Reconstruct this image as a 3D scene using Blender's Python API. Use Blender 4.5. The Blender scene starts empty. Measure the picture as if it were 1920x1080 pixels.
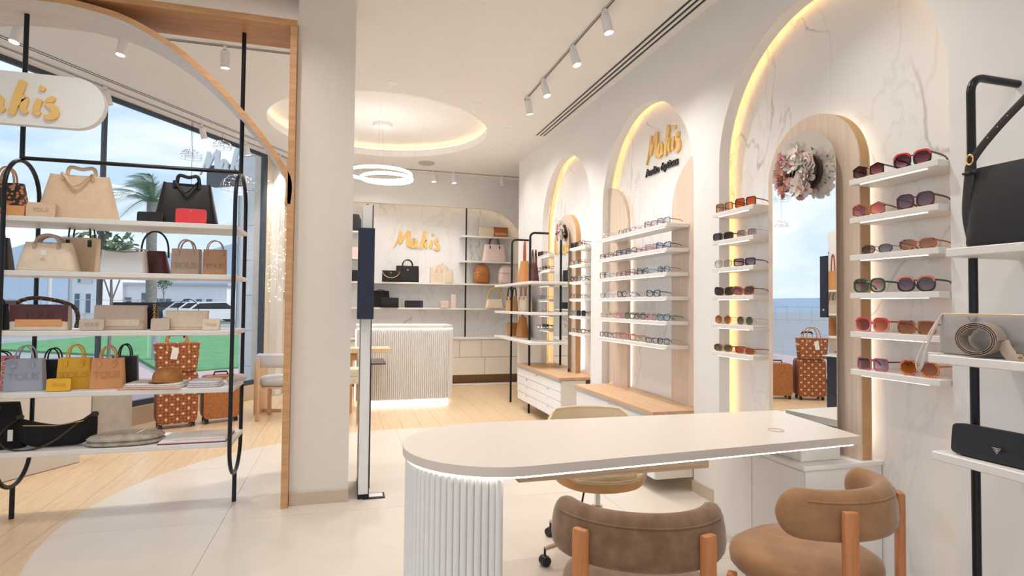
import bpy, bmesh, math, random
from math import pi, sin, cos, sqrt, atan2, radians, degrees
from mathutils import Vector as V, Matrix
from mathutils.geometry import tessellate_polygon

# ------------------------------------------------------------------ camera, world, sun, exposure
sc = bpy.context.scene
COL = sc.collection
CAMH, FPX, YAW, PITCH, ROLL = 1.30, 1085.0, radians(16.0), radians(1.67), radians(.57)
_F = V((sin(YAW)*cos(PITCH), cos(YAW)*cos(PITCH), sin(PITCH)))
_R0 = V((cos(YAW), -sin(YAW), 0)); _U0 = _R0.cross(_F)
_R = _R0*cos(ROLL) + _U0*sin(ROLL); _U = -_R0*sin(ROLL) + _U0*cos(ROLL)
cd = bpy.data.cameras.new('camera'); cd.sensor_width = 36; cd.lens = FPX/1920*36; cd.clip_start = .05; cd.clip_end = 500
cam = bpy.data.objects.new('camera', cd); COL.objects.link(cam)
m = Matrix((_R, _U, -_F)).transposed().to_4x4(); m.translation = V((0, 0, CAMH)); cam.matrix_world = m
sc.camera = cam

def at(px, py, axis, val):
    """point of the real plane axis=val that the photograph shows at pixel px,py"""
    d = _F + _R*((px-960)/FPX) + _U*((540-py)/FPX)
    c = V((0, 0, CAMH)); t = (val-c[axis])/d[axis]
    return c + d*t
def topx(p):
    d = V(p)-V((0, 0, CAMH)); z = d.dot(_F)
    if z < .05: return None
    return 960+FPX*d.dot(_R)/z, 540-FPX*d.dot(_U)/z

w = bpy.data.worlds.new('sky'); sc.world = w; w.use_nodes = True
nt = w.node_tree; nt.nodes.clear()
def wn(t, **k):
    n = nt.nodes.new(t)
    for a, b in k.items(): setattr(n, a, b)
    return n
SKY_STRENGTH = .86
tc = wn('ShaderNodeTexCoord'); sep = wn('ShaderNodeSeparateXYZ'); nt.links.new(tc.outputs['Generated'], sep.inputs[0])
grad = wn('ShaderNodeValToRGB'); nt.links.new(sep.outputs['Z'], grad.inputs[0])
e = grad.color_ramp.elements; e[0].position = 0; e[0].color = (.70, .80, .88, 1); e[1].position = .6; e[1].color = (.24, .42, .68, 1)
x = e.new(.22); x.color = (.40, .58, .80, 1)
mp = wn('ShaderNodeMapping'); mp.inputs['Scale'].default_value = (1, 1, 2.6); nt.links.new(tc.outputs['Generated'], mp.inputs[0])
no = wn('ShaderNodeTexNoise'); no.inputs['Scale'].default_value = 3.2; no.inputs['Detail'].default_value = 7; no.inputs['Distortion'].default_value = .6
nt.links.new(mp.outputs[0], no.inputs[0])
cr = wn('ShaderNodeValToRGB'); cr.color_ramp.elements[0].position = .40; cr.color_ramp.elements[1].position = .62
nt.links.new(no.outputs['Fac'], cr.inputs[0])
mx = wn('ShaderNodeMixRGB'); nt.links.new(cr.outputs[0], mx.inputs[0]); nt.links.new(grad.outputs[0], mx.inputs[1]); mx.inputs[2].default_value = (.93, .95, .98, 1)
bg = wn('ShaderNodeBackground'); nt.links.new(mx.outputs[0], bg.inputs[0]); bg.inputs[1].default_value = SKY_STRENGTH
wo = wn('ShaderNodeOutputWorld'); nt.links.new(bg.outputs[0], wo.inputs[0])

sl = bpy.data.lights.new('sun', 'SUN'); sl.energy = 1.6; sl.angle = radians(2); sl.color = (1, .95, .88)
so = bpy.data.objects.new('sun', sl); COL.objects.link(so)
so.rotation_euler = V((-.62, .22, -.75)).to_track_quat('-Z', 'Y').to_euler()
sc.view_settings.view_transform = 'Standard'; sc.view_settings.look = 'None'
sc.view_settings.gamma = 1; sc.view_settings.use_curve_mapping = False
sc.view_settings.exposure = 0.62
LAMP = 1.0      # common dimmer of the shop's ceiling lamps

# ------------------------------------------------------------------ materials
MATS = {}
def M(name, col=(.8, .8, .8), rough=.5, metal=0, ns=None, na=.06, bump=0, col2=None, spec=None, sheen=0, coat=0, stretch=None, emit=None, trans=None):
    """principled material with procedural mottling between two tones (object coordinates)"""
    if name in MATS: return MATS[name]
    m = bpy.data.materials.new(name); m.use_nodes = True; MATS[name] = m
    t = m.node_tree; b = t.nodes['Principled BSDF']
    b.inputs['Roughness'].default_value = rough; b.inputs['Metallic'].default_value = metal
    if spec is not None: b.inputs['Specular IOR Level'].default_value = spec
    if sheen: b.inputs['Sheen Weight'].default_value = sheen; b.inputs['Sheen Roughness'].default_value = .4
    if coat: b.inputs['Coat Weight'].default_value = coat
    if emit:
        b.inputs['Emission Color'].default_value = (*emit[0], 1); b.inputs['Emission Strength'].default_value = emit[1]
    c2 = col2 or tuple(max(0, v*(1-na)) for v in col)
    tc = t.nodes.new('ShaderNodeTexCoord'); mp = t.nodes.new('ShaderNodeMapping'); t.links.new(tc.outputs['Object'], mp.inputs[0])
    if stretch: mp.inputs['Scale'].default_value = stretch
    n = t.nodes.new('ShaderNodeTexNoise'); n.inputs['Scale'].default_value = ns or 12; n.inputs['Detail'].default_value = 4
    t.links.new(mp.outputs[0], n.inputs[0])
    r = t.nodes.new('ShaderNodeValToRGB'); r.color_ramp.elements[0].position = .35; r.color_ramp.elements[1].position = .65
    r.color_ramp.elements[0].color = (*col, 1); r.color_ramp.elements[1].color = (*c2, 1)
    t.links.new(n.outputs['Fac'], r.inputs[0]); t.links.new(r.outputs[0], b.inputs['Base Color'])
    if bump:
        bp = t.nodes.new('ShaderNodeBump'); bp.inputs['Strength'].default_value = bump; bp.inputs['Distance'].default_value = .01
        t.links.new(n.outputs['Fac'], bp.inputs['Height']); t.links.new(bp.outputs[0], b.inputs['Normal'])
    return m
def wood(name, c1, c2, stretch=(14, 14, 1.2), rough=.45):
    return M(name, c1, rough, ns=3.2, col2=c2, stretch=stretch, bump=.04)
def emis(name, col, s):
    if name in MATS: return MATS[name]
    m = M(name, col, .6, emit=(col, s)); return m
def darker(m, f=.82):  # lowered tone paints the relief shading into embossed lettering
    n = m.name+'_relief_shade'
    if n in MATS: return MATS[n]
    c = m.copy(); c.name = n; MATS[n] = c
    for nd in c.node_tree.nodes:
        if nd.type == 'VALTORGB':
            for e in nd.color_ramp.elements: e.color = tuple(v*f for v in e.color[:3])+(1,)
    return c
def glassy(name, tint, alpha=.9, gl=(1, 1, 1), grad=None):
    """thin glass: tinted see-through plus a fresnel gloss; grad = tint at the lower edge"""
    if name in MATS: return MATS[name]
    m = bpy.data.materials.new(name); m.use_nodes = True; MATS[name] = m
    t = m.node_tree; t.nodes.clear(); N = t.nodes.new
    tr = N('ShaderNodeBsdfTransparent'); tr.inputs[0].default_value = (*tint, 1)
    if grad:
        tc = N('ShaderNodeTexCoord'); s = N('ShaderNodeSeparateXYZ'); t.links.new(tc.outputs['Object'], s.inputs[0])
        mr = N('ShaderNodeMapRange'); mr.inputs[1].default_value = .005; mr.inputs[2].default_value = .045; t.links.new(s.outputs['Z'], mr.inputs[0])
        mi = N('ShaderNodeMixRGB'); mi.inputs[1].default_value = (*grad, 1); mi.inputs[2].default_value = (*tint, 1)
        t.links.new(mr.outputs[0], mi.inputs[0]); t.links.new(mi.outputs[0], tr.inputs[0])
    g = N('ShaderNodeBsdfGlossy'); g.inputs['Roughness'].default_value = .03; g.inputs[0].default_value = (*gl, 1)
    f = N('ShaderNodeLayerWeight'); f.inputs[0].default_value = .5
    pw = N('ShaderNodeMath'); pw.operation = 'POWER'; pw.inputs[1].default_value = 5; t.links.new(f.outputs['Facing'], pw.inputs[0])
    mu = N('ShaderNodeMapRange'); mu.inputs[3].default_value = 1-alpha; mu.inputs[4].default_value = .9; t.links.new(pw.outputs[0], mu.inputs[0])
    mi = N('ShaderNodeMixShader'); t.links.new(mu.outputs[0], mi.inputs[0]); t.links.new(tr.outputs[0], mi.inputs[1]); t.links.new(g.outputs[0], mi.inputs[2])
    o = N('ShaderNodeOutputMaterial'); t.links.new(mi.outputs[0], o.inputs[0])
    return m
def marble():
    m = bpy.data.materials.new('marble'); m.use_nodes = True; t = m.node_tree; b = t.nodes['Principled BSDF']; N = t.nodes.new
    b.inputs['Roughness'].default_value = .22
    tc = N('ShaderNodeTexCoord'); mp = N('ShaderNodeMapping'); mp.inputs['Rotation'].default_value = (.65, .25, .3); mp.inputs['Scale'].default_value = (1, 1.3, .55)
    t.links.new(tc.outputs['Object'], mp.inputs[0])
    def vein(scale, dist, w, seed):
        n = N('ShaderNodeTexNoise'); n.inputs['Scale'].default_value = scale; n.inputs['Detail'].default_value = 6; n.inputs['Distortion'].default_value = dist
        n.noise_dimensions = '4D'; n.inputs['W'].default_value = seed
        t.links.new(mp.outputs[0], n.inputs['Vector'])
        a = N('ShaderNodeMath'); a.operation = 'SUBTRACT'; a.inputs[1].default_value = .5; t.links.new(n.outputs['Fac'], a.inputs[0])
        c = N('ShaderNodeMath'); c.operation = 'ABSOLUTE'; t.links.new(a.outputs[0], c.inputs[0])
        d = N('ShaderNodeMapRange'); d.inputs[1].default_value = 0; d.inputs[2].default_value = w; d.inputs[3].default_value = 1; d.inputs[4].default_value = 0
        t.links.new(c.outputs[0], d.inputs[0]); return d
    v1 = vein(1.1, .9, .010, 1.3); v2 = vein(2.3, .5, .02, 4.)
    k = N('ShaderNodeTexNoise'); k.inputs['Scale'].default_value = 1.7; t.links.new(mp.outputs[0], k.inputs['Vector'])
    kr = N('ShaderNodeMapRange'); kr.inputs[1].default_value = .42; kr.inputs[2].default_value = .62; t.links.new(k.outputs['Fac'], kr.inputs[0])
    a = N('ShaderNodeMath'); a.operation = 'MULTIPLY'; t.links.new(v1.outputs[0], a.inputs[0]); t.links.new(kr.outputs[0], a.inputs[1])
    b2 = N('ShaderNodeMath'); b2.operation = 'MULTIPLY_ADD'; b2.inputs[1].default_value = .22; t.links.new(v2.outputs[0], b2.inputs[0]); t.links.new(a.outputs[0], b2.inputs[2])
    cl = N('ShaderNodeMath'); cl.operation = 'MULTIPLY'; cl.inputs[1].default_value = .62; cl.use_clamp = True; t.links.new(b2.outputs[0], cl.inputs[0])
    mi = N('ShaderNodeMixRGB'); mi.inputs[1].default_value = (.86, .85, .84, 1); mi.inputs[2].default_value = (.42, .36, .31, 1)
    t.links.new(cl.outputs[0], mi.inputs[0]); t.links.new(mi.outputs[0], b.inputs['Base Color'])
    MATS['marble'] = m; return m
marble()
def checker_mat(name, cols, scale, spots=None):
    """diagonal lattice of small squares for printed canvas"""
    m = bpy.data.materials.new(name); m.use_nodes = True; t = m.node_tree; b = t.nodes['Principled BSDF']; N = t.nodes.new
    b.inputs['Roughness'].default_value = .55
    tc = N('ShaderNodeTexCoord'); mp = N('ShaderNodeMapping'); mp.inputs['Rotation'].default_value = (0, pi/4, 0); mp.inputs['Scale'].default_value = (scale,)*3
    t.links.new(tc.outputs['Object'], mp.inputs[0])
    mp2 = N('ShaderNodeMapping'); mp2.inputs['Scale'].default_value = (1, 0, 1); mp2.inputs['Location'].default_value = (.1, .001, .1); t.links.new(mp.outputs[0], mp2.inputs[0])
    c1 = N('ShaderNodeTexChecker'); c1.inputs['Scale'].default_value = 1; c1.inputs[1].default_value = (*cols[0], 1); c1.inputs[2].default_value = (*cols[1], 1); t.links.new(mp2.outputs[0], c1.inputs[0])
    vo = N('ShaderNodeTexVoronoi'); vo.distance = 'CHEBYCHEV'; vo.inputs['Randomness'].default_value = 0; vo.inputs['Scale'].default_value = .3333; t.links.new(mp2.outputs[0], vo.inputs['Vector'])
    l = N('ShaderNodeMath'); l.operation = 'LESS_THAN'; l.inputs[1].default_value = .16; t.links.new(vo.outputs['Distance'], l.inputs[0])
    mi = N('ShaderNodeMixRGB'); t.links.new(l.outputs[0], mi.inputs[0]); t.links.new(c1.outputs[0], mi.inputs[1]); mi.inputs[2].default_value = (*cols[2], 1)
    t.links.new(mi.outputs[0], b.inputs['Base Color']); MATS[name] = m; return m
def spotted(name, base, spot, scale, thr=.35, rough=.5):
    m = bpy.data.materials.new(name); m.use_nodes = True; t = m.node_tree; b = t.nodes['Principled BSDF']; N = t.nodes.new
    b.inputs['Roughness'].default_value = rough
    tc = N('ShaderNodeTexCoord'); vo = N('ShaderNodeTexVoronoi'); vo.inputs['Scale'].default_value = scale; t.links.new(tc.outputs['Object'], vo.inputs['Vector'])
    l = N('ShaderNodeMapRange'); l.inputs[1].default_value = thr; l.inputs[2].default_value = thr+.06; t.links.new(vo.outputs['Distance'], l.inputs[0])
    mi = N('ShaderNodeMixRGB'); t.links.new(l.outputs[0], mi.inputs[0]); mi.inputs[1].default_value = (*spot, 1); mi.inputs[2].default_value = (*base, 1)
    t.links.new(mi.outputs[0], b.inputs['Base Color']); MATS[name] = m; return m

WHITE = M('white_paint', (.86, .85, .83), .55, na=.02)
WALLM = M('wall_paint', (.83, .81, .785), .7, na=.015)
CEIL = M('ceiling_paint', (.86, .835, .80), .8, na=.015)
COLM = M('column_paint', (.80, .74, .67), .7, na=.015)
SHELF = M('white_laminate', (.80, .77, .73), .4, na=.015)
TOPM = M('pale_laminate', (.74, .67, .60), .35, na=.02, ns=60)
CABM = M('cabinet_laminate', (.85, .85, .85), .45, na=.01)
CREAMC = M('cream_laminate', (.76, .71, .63), .45, na=.01)
BLK = M('black_metal', (.010, .011, .016), .32, metal=.3, na=.2)
NAVY = M('navy_metal', (.010, .018, .045), .4, na=.15)
DARKFR = M('dark_frame', (.05, .07, .10), .45, na=.1)
OAK = wood('light_oak', (.72, .52, .36), (.64, .44, .29))
OAKN = wood('niche_oak', (.74, .60, .49), (.66, .51, .40), stretch=(16, 16, .8))
OAKE = M('oak_edge', (.60, .36, .17), .5, na=.12)
HONEY = wood('honey_wood', (.66, .32, .13), (.52, .24, .09), stretch=(20, 20, 1.5))
COUNTER = wood('counter_oak', (.62, .41, .25), (.54, .34, .20), stretch=(12, 1, 12))
FRAMEW = wood('frame_oak', (.66, .37, .18), (.55, .29, .13), stretch=(1.5, 12, 12))
INTR = wood('intrados_oak_lit', (.72, .66, .60), (.66, .60, .54), stretch=(2, 12, 12))  # oak tone lightened to paint in the light on the arch underside
PLANK = wood('plank_oak', (.72, .54, .34), (.65, .47, .29), stretch=(9, .9, 9), rough=.32)
TILE = M('pale_porcelain', (.72, .65, .57), .28, ns=5, na=.05)
BASEB = M('baseboard_tile', (.62, .50, .38), .5, na=.05)
WARM = emis('warm_led', (1, .60, .24), 4)
WARM2 = emis('warm_led_soft', (1, .74, .46), 2.6)
SLED = emis('shelf_led', (1, .95, .88), 2.2)
WLED = emis('white_led', (1, .93, .84), 5)
LENSL = emis('lamp_face', (1, .90, .78), 9)
GOLDL = M('gold_lettering', (.90, .58, .20), .4, metal=0, na=.05)
GOLD = M('gold_metal', (.85, .62, .28), .25, metal=1, na=.05)
CHROME = M('chrome', (.8, .8, .82), .12, metal=1, na=.03)
MIRR = M('mirror_glass', (.90, .92, .92), .01, metal=1, na=.0)
PANE = glassy('window_glass', (.98, .99, .995), .985)
BLKPL = M('black_plastic', (.012, .012, .014), .4, na=.2)

# ------------------------------------------------------------------ mesh helpers
class MB:
    def __init__(s): s.b = bmesh.new()
    def faces(s, vs, fs):
        vv = [s.b.verts.new(v) for v in vs]
        for f in fs:
            try: s.b.faces.new([vv[i] for i in f])
            except ValueError: pass
        return s
    def box(s, x0, x1, y0, y1, z0, z1, bev=0, seg=1, rot=None, o=(0, 0, 0)):
        vs = [V((x, y, z)) for x in (x0, x1) for y in (y0, y1) for z in (z0, z1)]
        if rot is not None: vs = [rot @ v for v in vs]
        vv = [s.b.verts.new(v+V(o)) for v in vs]
        fs = [s.b.faces.new([vv[i] for i in f]) for f in ((0, 1, 3, 2), (4, 6, 7, 5), (0, 4, 5, 1), (2, 3, 7, 6), (0, 2, 6, 4), (1, 5, 7, 3))]
        if bev:
            es = list({e for f in fs for e in f.edges})
            bmesh.ops.bevel(s.b, geom=es, offset=bev, segments=seg, affect='EDGES', profile=.5)
        return s
    def loft(s, rings, cap=True, closed=False):
        R = [[s.b.verts.new(p) for p in r] for r in rings]; n = len(R[0])
        prs = list(zip(R, R[1:])) + ([(R[-1], R[0])] if closed else [])
        for a, b in prs:
            for i in range(n):
                j = (i+1) % n
                s.b.faces.new((a[i], a[j], b[j], b[i]))
        if cap and not closed:
            s.b.faces.new(R[0][::-1]); s.b.faces.new(R[-1])
        return s
    def tube(s, pts, r, n=8, closed=False, flat=1, up=(0, 0, 1)):
        """sweep a round (or flattened: flat<1 along the second axis) section along pts; r number or list"""
        P = [V(p) for p in pts]; N = len(P); rings = []; up = V(up); prev = None
        for i in range(N):
            a = P[(i-1) % N] if (closed or i) else P[0]; b = P[(i+1) % N] if (closed or i < N-1) else P[-1]
            t = (b-a).normalized()
            if prev is None:
                x = t.cross(up)
                if x.length < 1e-3: x = t.cross(V((1, 0, .01)))
                x.normalize()
            else:
                x = prev - t*prev.dot(t)
                if x.length < 1e-4: x = t.orthogonal()
                x.normalize()
            prev = x; y = t.cross(x); rr = r[i] if isinstance(r, (list, tuple)) else r
            rings.append([P[i] + x*(rr*cos(2*pi*k/n)) + y*(rr*flat*sin(2*pi*k/n)) for k in range(n)])
        return s.loft(rings, closed=closed)
    def prism(s, poly, f, d0, d1, holes=()):
        """flat 2-D outline (with holes) given thickness; f(u,v,d)->3-D point"""
        loops = [list(poly)]+[list(h) for h in holes]
        flat = [p for l in loops for p in l]
        tri = tessellate_polygon([[V((u, v, 0)) for u, v in l] for l in loops])
        A = [s.b.verts.new(f(u, v, d0)) for u, v in flat]; B = [s.b.verts.new(f(u, v, d1)) for u, v in flat]
        for t in tri:
            try: s.b.faces.new([A[i] for i in t]); s.b.faces.new([B[i] for i in t][::-1])
            except ValueError: pass
        k = 0
        for l in loops:
            for i in range(len(l)):
                j = (i+1) % len(l)
                s.b.faces.new((A[k+i], A[k+j], B[k+j], B[k+i]))
            k += len(l)
        return s
    def lathe(s, prof, n=24, o=(0, 0, 0), rot=None):
        rings = []
        for r, z in prof:
            ring = [V((max(r, 1e-4)*cos(2*pi*k/n), max(r, 1e-4)*sin(2*pi*k/n), z)) for k in range(n)]
            if rot is not None: ring = [rot @ p for p in ring]
            rings.append([p+V(o) for p in ring])
        return s.loft(rings)
    def ball(s, o, r, sz=(1, 1, 1), u=12, v=8):
        bmesh.ops.create_uvsphere(s.b, u_segments=u, v_segments=v, radius=r, matrix=Matrix.Translation(V(o)) @ Matrix.Diagonal((*sz, 1)))
        return s
    def mesh(s, name, mat, ang=35, smooth=True):
        bmesh.ops.recalc_face_normals(s.b, faces=s.b.faces)
        me = bpy.data.meshes.new(name); s.b.to_mesh(me); s.b.free()
        if smooth:
            me.polygons.foreach_set('use_smooth', [True]*len(me.polygons)); me.set_sharp_from_angle(angle=radians(ang))
        me.materials.append(mat); return me
    def build(s, name, mat, parent=None, ang=35, smooth=True, label=None):
        o = bpy.data.objects.new(name, s.mesh(name, mat, ang, smooth)); COL.objects.link(o)
        if parent: o.parent = parent
        if label: o['label'] = label
        return o
def B(*a, **k): return MB().box(*a, **k)
def place(name, me, parent=None, loc=None, label=None):
    o = bpy.data.objects.new(name, me); COL.objects.link(o)
    if parent: o.parent = parent
    if loc is not None: o.location = loc
    if label: o['label'] = label
    return o
def thing(name, label, cat, loc=(0, 0, 0), rz=0, group=None):
    o = bpy.data.objects.new(name, None); COL.objects.link(o); o.empty_display_size = .1
    o.location = loc; o.rotation_euler = (0, 0, rz); o['label'] = label; o['category'] = cat
    if group: o['group'] = group
    return o
def tag(o, label, cat, group=None, kind=None):
    o['label'] = label; o['category'] = cat
    if group: o['group'] = group
    if kind: o['kind'] = kind
    return o
def struct(o, label=None, cat=None):
    o['kind'] = 'structure'
    if label: o['label'] = label
    if cat: o['category'] = cat
    return o
def arc(cx, cy, r, a0, a1, n): return [(cx+r*cos(a0+(a1-a0)*i/n), cy+r*sin(a0+(a1-a0)*i/n)) for i in range(n+1)]
def arch_poly(c, hw, z0, zs, n=24): return [(c-hw, z0), (c+hw, z0)] + arc(c, zs, hw, 0, pi, n)
def spline(pts, n=6):
    P = [V(p) for p in pts]; out = []
    for i in range(len(P)-1):
        p0 = P[max(i-1, 0)]; p1 = P[i]; p2 = P[i+1]; p3 = P[min(i+2, len(P)-1)]
        for k in range(n):
            t = k/n; out.append(.5*((2*p1)+(-p0+p2)*t+(2*p0-5*p1+4*p2-p3)*t*t+(-p0+3*p1-3*p2+p3)*t**3))
    out.append(P[-1]); return out
def sup(w, d, z, n=28, e=4, cx=0, cy=0):
    r = []
    for k in range(n):
        a = 2*pi*k/n; c, s_ = cos(a), sin(a)
        r.append(V((cx+w/2*math.copysign(abs(c)**(2/e), c), cy+d/2*math.copysign(abs(s_)**(2/e), s_), z)))
    return r
def text(s, size, depth, mat, parent, loc, rot, name='lettering', bold=0, label=None, split=False):
    c = bpy.data.curves.new(name, 'FONT'); c.body = s; c.size = size; c.extrude = depth; c.align_x = 'CENTER'; c.align_y = 'CENTER'; c.offset = bold
    t = bpy.data.objects.new(name, c); COL.objects.link(t)
    me = bpy.data.meshes.new_from_object(t.evaluated_get(bpy.context.evaluated_depsgraph_get())); bpy.data.objects.remove(t)
    me.materials.clear(); me.materials.append(mat)
    meshes = [me]
    if split:
        bm = bmesh.new(); bm.from_mesh(me); left = set(bm.verts); groups = []
        bmesh.ops.remove_doubles(bm, verts=bm.verts, dist=1e-6); left = set(bm.verts)
        while left:
            st = [left.pop()]; g = set(st)
            while st:
                v = st.pop()
                for e_ in v.link_edges:
                    w_ = e_.other_vert(v)
                    if w_ in left: left.discard(w_); g.add(w_); st.append(w_)
            groups.append(g)
        meshes = []
        for g in groups:
            ix = {v: i for i, v in enumerate(g)}; fs = [[ix[v] for v in f.verts] for f in bm.faces if f.verts[0] in g]
            me2 = bpy.data.meshes.new('letter'); me2.from_pydata([v.co[:] for v in g], [], fs); me2.materials.append(mat); meshes.append(me2)
        bm.free(); name = 'letter'
    for me in meshes:
        o = bpy.data.objects.new(name, me); COL.objects.link(o)
        if parent: o.parent = parent
        o.location = loc; o.rotation_euler = rot
        if label: o['label'] = label
    return o
YZX = lambda u, v, d: V((d, u, v))      # outline in y,z with thickness along x
XZY = lambda u, v, d: V((u, d, v))
XYZ = lambda u, v, d: V((u, v, d))
def edgepath(c, hw, z0, zs, x, n=28):
    return [V((x, c+hw, z0)), V((x, c+hw, (z0+zs)/2))] + [V((x, y, z)) for y, z in arc(c, zs, hw, 0, pi, n)] + [V((x, c-hw, (z0+zs)/2)), V((x, c-hw, z0))]

# ------------------------------------------------------------------ the room
WX, CZ, MX = 2.375, 3.37, 2.50
NC = [2.54, 4.36, 6.155]; NHW = .765; NZS = 2.235
D = V((.515, .857, 0)).normalized(); NW = V((-.857, .515, 0)).normalized()       # the window wall: along it, and out of it
KW = 5.42
def wp(k, t, z=0): p = NW*k + D*t; return V((p.x, p.y, z))
room = [wp(5.5, -3), (-6.3, -3, 0), (3.6, -3, 0), (3.6, 9.7, 0), wp(5.5, 8.3)]; room = [(p[0], p[1]) for p in room]
floor = struct(MB().prism(room, XYZ, -.12, -.004).build('floor', PLANK, smooth=False))
CC, CR = (.37, 7.0), 1.26
circ = arc(*CC, CR, 0, 2*pi, 64)[:-1]
slots = [(2.188, 2.212), (2.234, 2.258), (2.280, 2.304)]
def slot_poly(a, b): return [(a, -2.9), (b, -2.9), (b, 6.66), (a, 6.66)]
ceiling = struct(MB().prism(room, XYZ, CZ, CZ+.09, holes=[circ]+[slot_poly(*s) for s in slots]).build('ceiling', CEIL, smooth=False))
cv = MB(); big = arc(*CC, CR+.09, 0, 2*pi, 64)[:-1]
cv.prism(arc(*CC, CR+.25, 0, 2*pi, 64)[:-1], XYZ, CZ+.165, CZ+.2)
cv.prism(arc(*CC, CR+.25, 0, 2*pi, 64)[:-1], XYZ, CZ+.09, CZ+.165, holes=[big])
cv.build('cove', CEIL, ceiling)
MB().tube([(x, y, CZ+.105) for x, y in arc(*CC, CR+.05, 0, 2*pi, 64)[:-1]], .008, 6, closed=True).build('light_strip', WARM2, ceiling, label='warm strip of light hidden in the round ceiling recess')
struct(MB().prism(room, XYZ, CZ+.2, CZ+.3).build('ceiling', CEIL, smooth=False))
B(2.18, 2.312, -2.9, 6.659, CZ+.006, CZ+.05).build('slot_backing', BLKPL, ceiling)
for a, b in slots: B(a+.0005, b-.0005, -2.89, 6.659, CZ+.002, CZ+.02).build('slot', BLKPL, ceiling)
g = thing('linear_air_grille', 'long white ceiling air grille with three dark slots beside the arch wall', 'air grille', (2.25, 3, CZ))
for a, b in ((2.180, 2.187), (2.2135, 2.2325), (2.2595, 2.2785), (2.3055, 2.312)):
    B(a-2.25, b-2.25, -5.85, 3.655, -.004, -.0005).build('blade', CEIL, g)
# window-side slots: two thin dark lines
for k, (nm) in ((5.045, 0), (5.085, 0)):
    r_ = Matrix.Rotation(atan2(D.y, D.x), 3, 'Z')
    struct(B(-9, 8.2, -.006, .006, -.001, .003, rot=r_, o=wp(k, 0, CZ-.001)).build('trim_1' if k < 5.06 else 'trim_2', BLKPL))
# right wall with the three arches
holes = [arch_poly(c, NHW, 0.0005, NZS) for c in NC]
wr = struct(MB().prism([(-3, 0), (7.95, 0), (7.95, CZ), (-3, CZ)], YZX, WX, WX+.08, holes=holes).build('wall_right', WALLM, smooth=False))
B(MX+.025, MX+.1, -3, 7.95, 0, CZ).build('backing', WALLM, wr)  # unseen slab added to keep outside light out of the arch cavity
B(WX, MX+.1, 7.95, 7.965, 0, CZ).build('end_face', WALLM, wr)
for i, c in enumerate(NC):
    n = thing('arched_niche', ['near', 'middle', 'far'][i]+' lit arched niche in white wall lined with marble', 'niche', (MX, c, 0)); n['kind'] = 'structure'; n.name = 'trim_%d' % (3+i)
    B(0, .022, -NHW-.10, NHW+.10, 0, 3.2).build('marble_panel', MATS['marble'], n)
    MB().tube([p-V((0, c, 0)) for p in edgepath(c, NHW+.045, .1, NZS, -.034)], .006, 6).build('light_strip', WARM, n, label='warm strip of light behind arch edge')
# back wall with its recess
rec = [(-.55, .02), (2.83, .02), (2.83, 2.18)] + arc(2.18, 2.22, .65, 0, pi/2, 14) + [(-.55, 2.87)]
bw = struct(MB().prism([(-.8, 0), (3.6, 0), (3.6, CZ), (-.8, CZ)], XZY, 9.2, 9.28, holes=[rec]).build('wall_back', WALLM, smooth=False))
B(-.9, 3.6, 9.46, 9.5, 0, CZ).build('marble_panel', MATS['marble'], bw)
pth = [V((-.55, 9.31, 2.90))] + [V((2.2+.68*cos(a), 9.31, 2.22+.68*sin(a))) for a in [pi/2-i*pi/2/12 for i in range(13)]] + [V((2.88, 9.31, 1.3))]
MB().tube(pth, .007, 6).build('light_strip', WARM2, bw, label='warm strip of light around the shelf recess')
B(3.4, 3.6, -3, 9.7, 0, CZ).build('far_side', WALLM, bw)
# window wall
rw = Matrix.Rotation(atan2(D.y, D.x), 3, 'Z')     # local x runs along the wall, local y is -NW
def wbox(t0, t1, k0, k1, z0, z1, bev=0): return MB().box(t0, t1, k0, k1, z0, z1, bev=bev, rot=rw)
ww = struct(wbox(-3.2, 6.9, 5.38, 5.6, 0, .19).build('wall_left', BASEB, smooth=False))
wbox(6.9, 8.2, KW, 5.62, 0, CZ).build('side_wall', M('beige_paint', (.76, .68, .56), .7), ww)
wbox(7.02, 7.14, 5.30, KW+.02, 0, CZ).build('pilaster', WALLM, ww)
wbox(7.14, 7.6, 5.395, KW, 0, .12).build('skirting', BASEB, ww)
win = struct(wbox(-3.2, 6.9, KW-.01, KW+.04, .19, .25).build('window_1', DARKFR, smooth=False))
wbox(-3.2, 6.9, KW, KW+.04, 3.325, CZ).build('head_rail', DARKFR, win)
for i, t in enumerate((-3.17, -.35, 2.05, 4.48, 6.84)):
    wbox(t-(.018 if i < 4 else .03), t+(.018 if i < 4 else .06), KW-.006, KW+.03, .25, 3.325).build('mullion', DARKFR, win)
for a, b in ((-3.14, -.375), (-.325, 2.025), (2.075, 4.455), (4.505, 6.79)):
    wbox(a, b, KW+.008, KW+.014, .25, 3.325).build('glass_pane', PANE, win)
# column
cl = struct(B(-.33, .035, 3.985, 4.43, 0, CZ).build('wall_column', COLM, smooth=False))
struct(B(-.33, .037, 3.972, 3.985, 0.001, .085, bev=.003).build('baseboard_front', BASEB))
struct(B(WX-.012, WX, 3.31, 3.6, 0.001, .085).build('baseboard_right', BASEB))
struct(B(WX-.012, WX, 7.0, 7.95, 0.001, .085).build('baseboard_right', BASEB))
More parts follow.
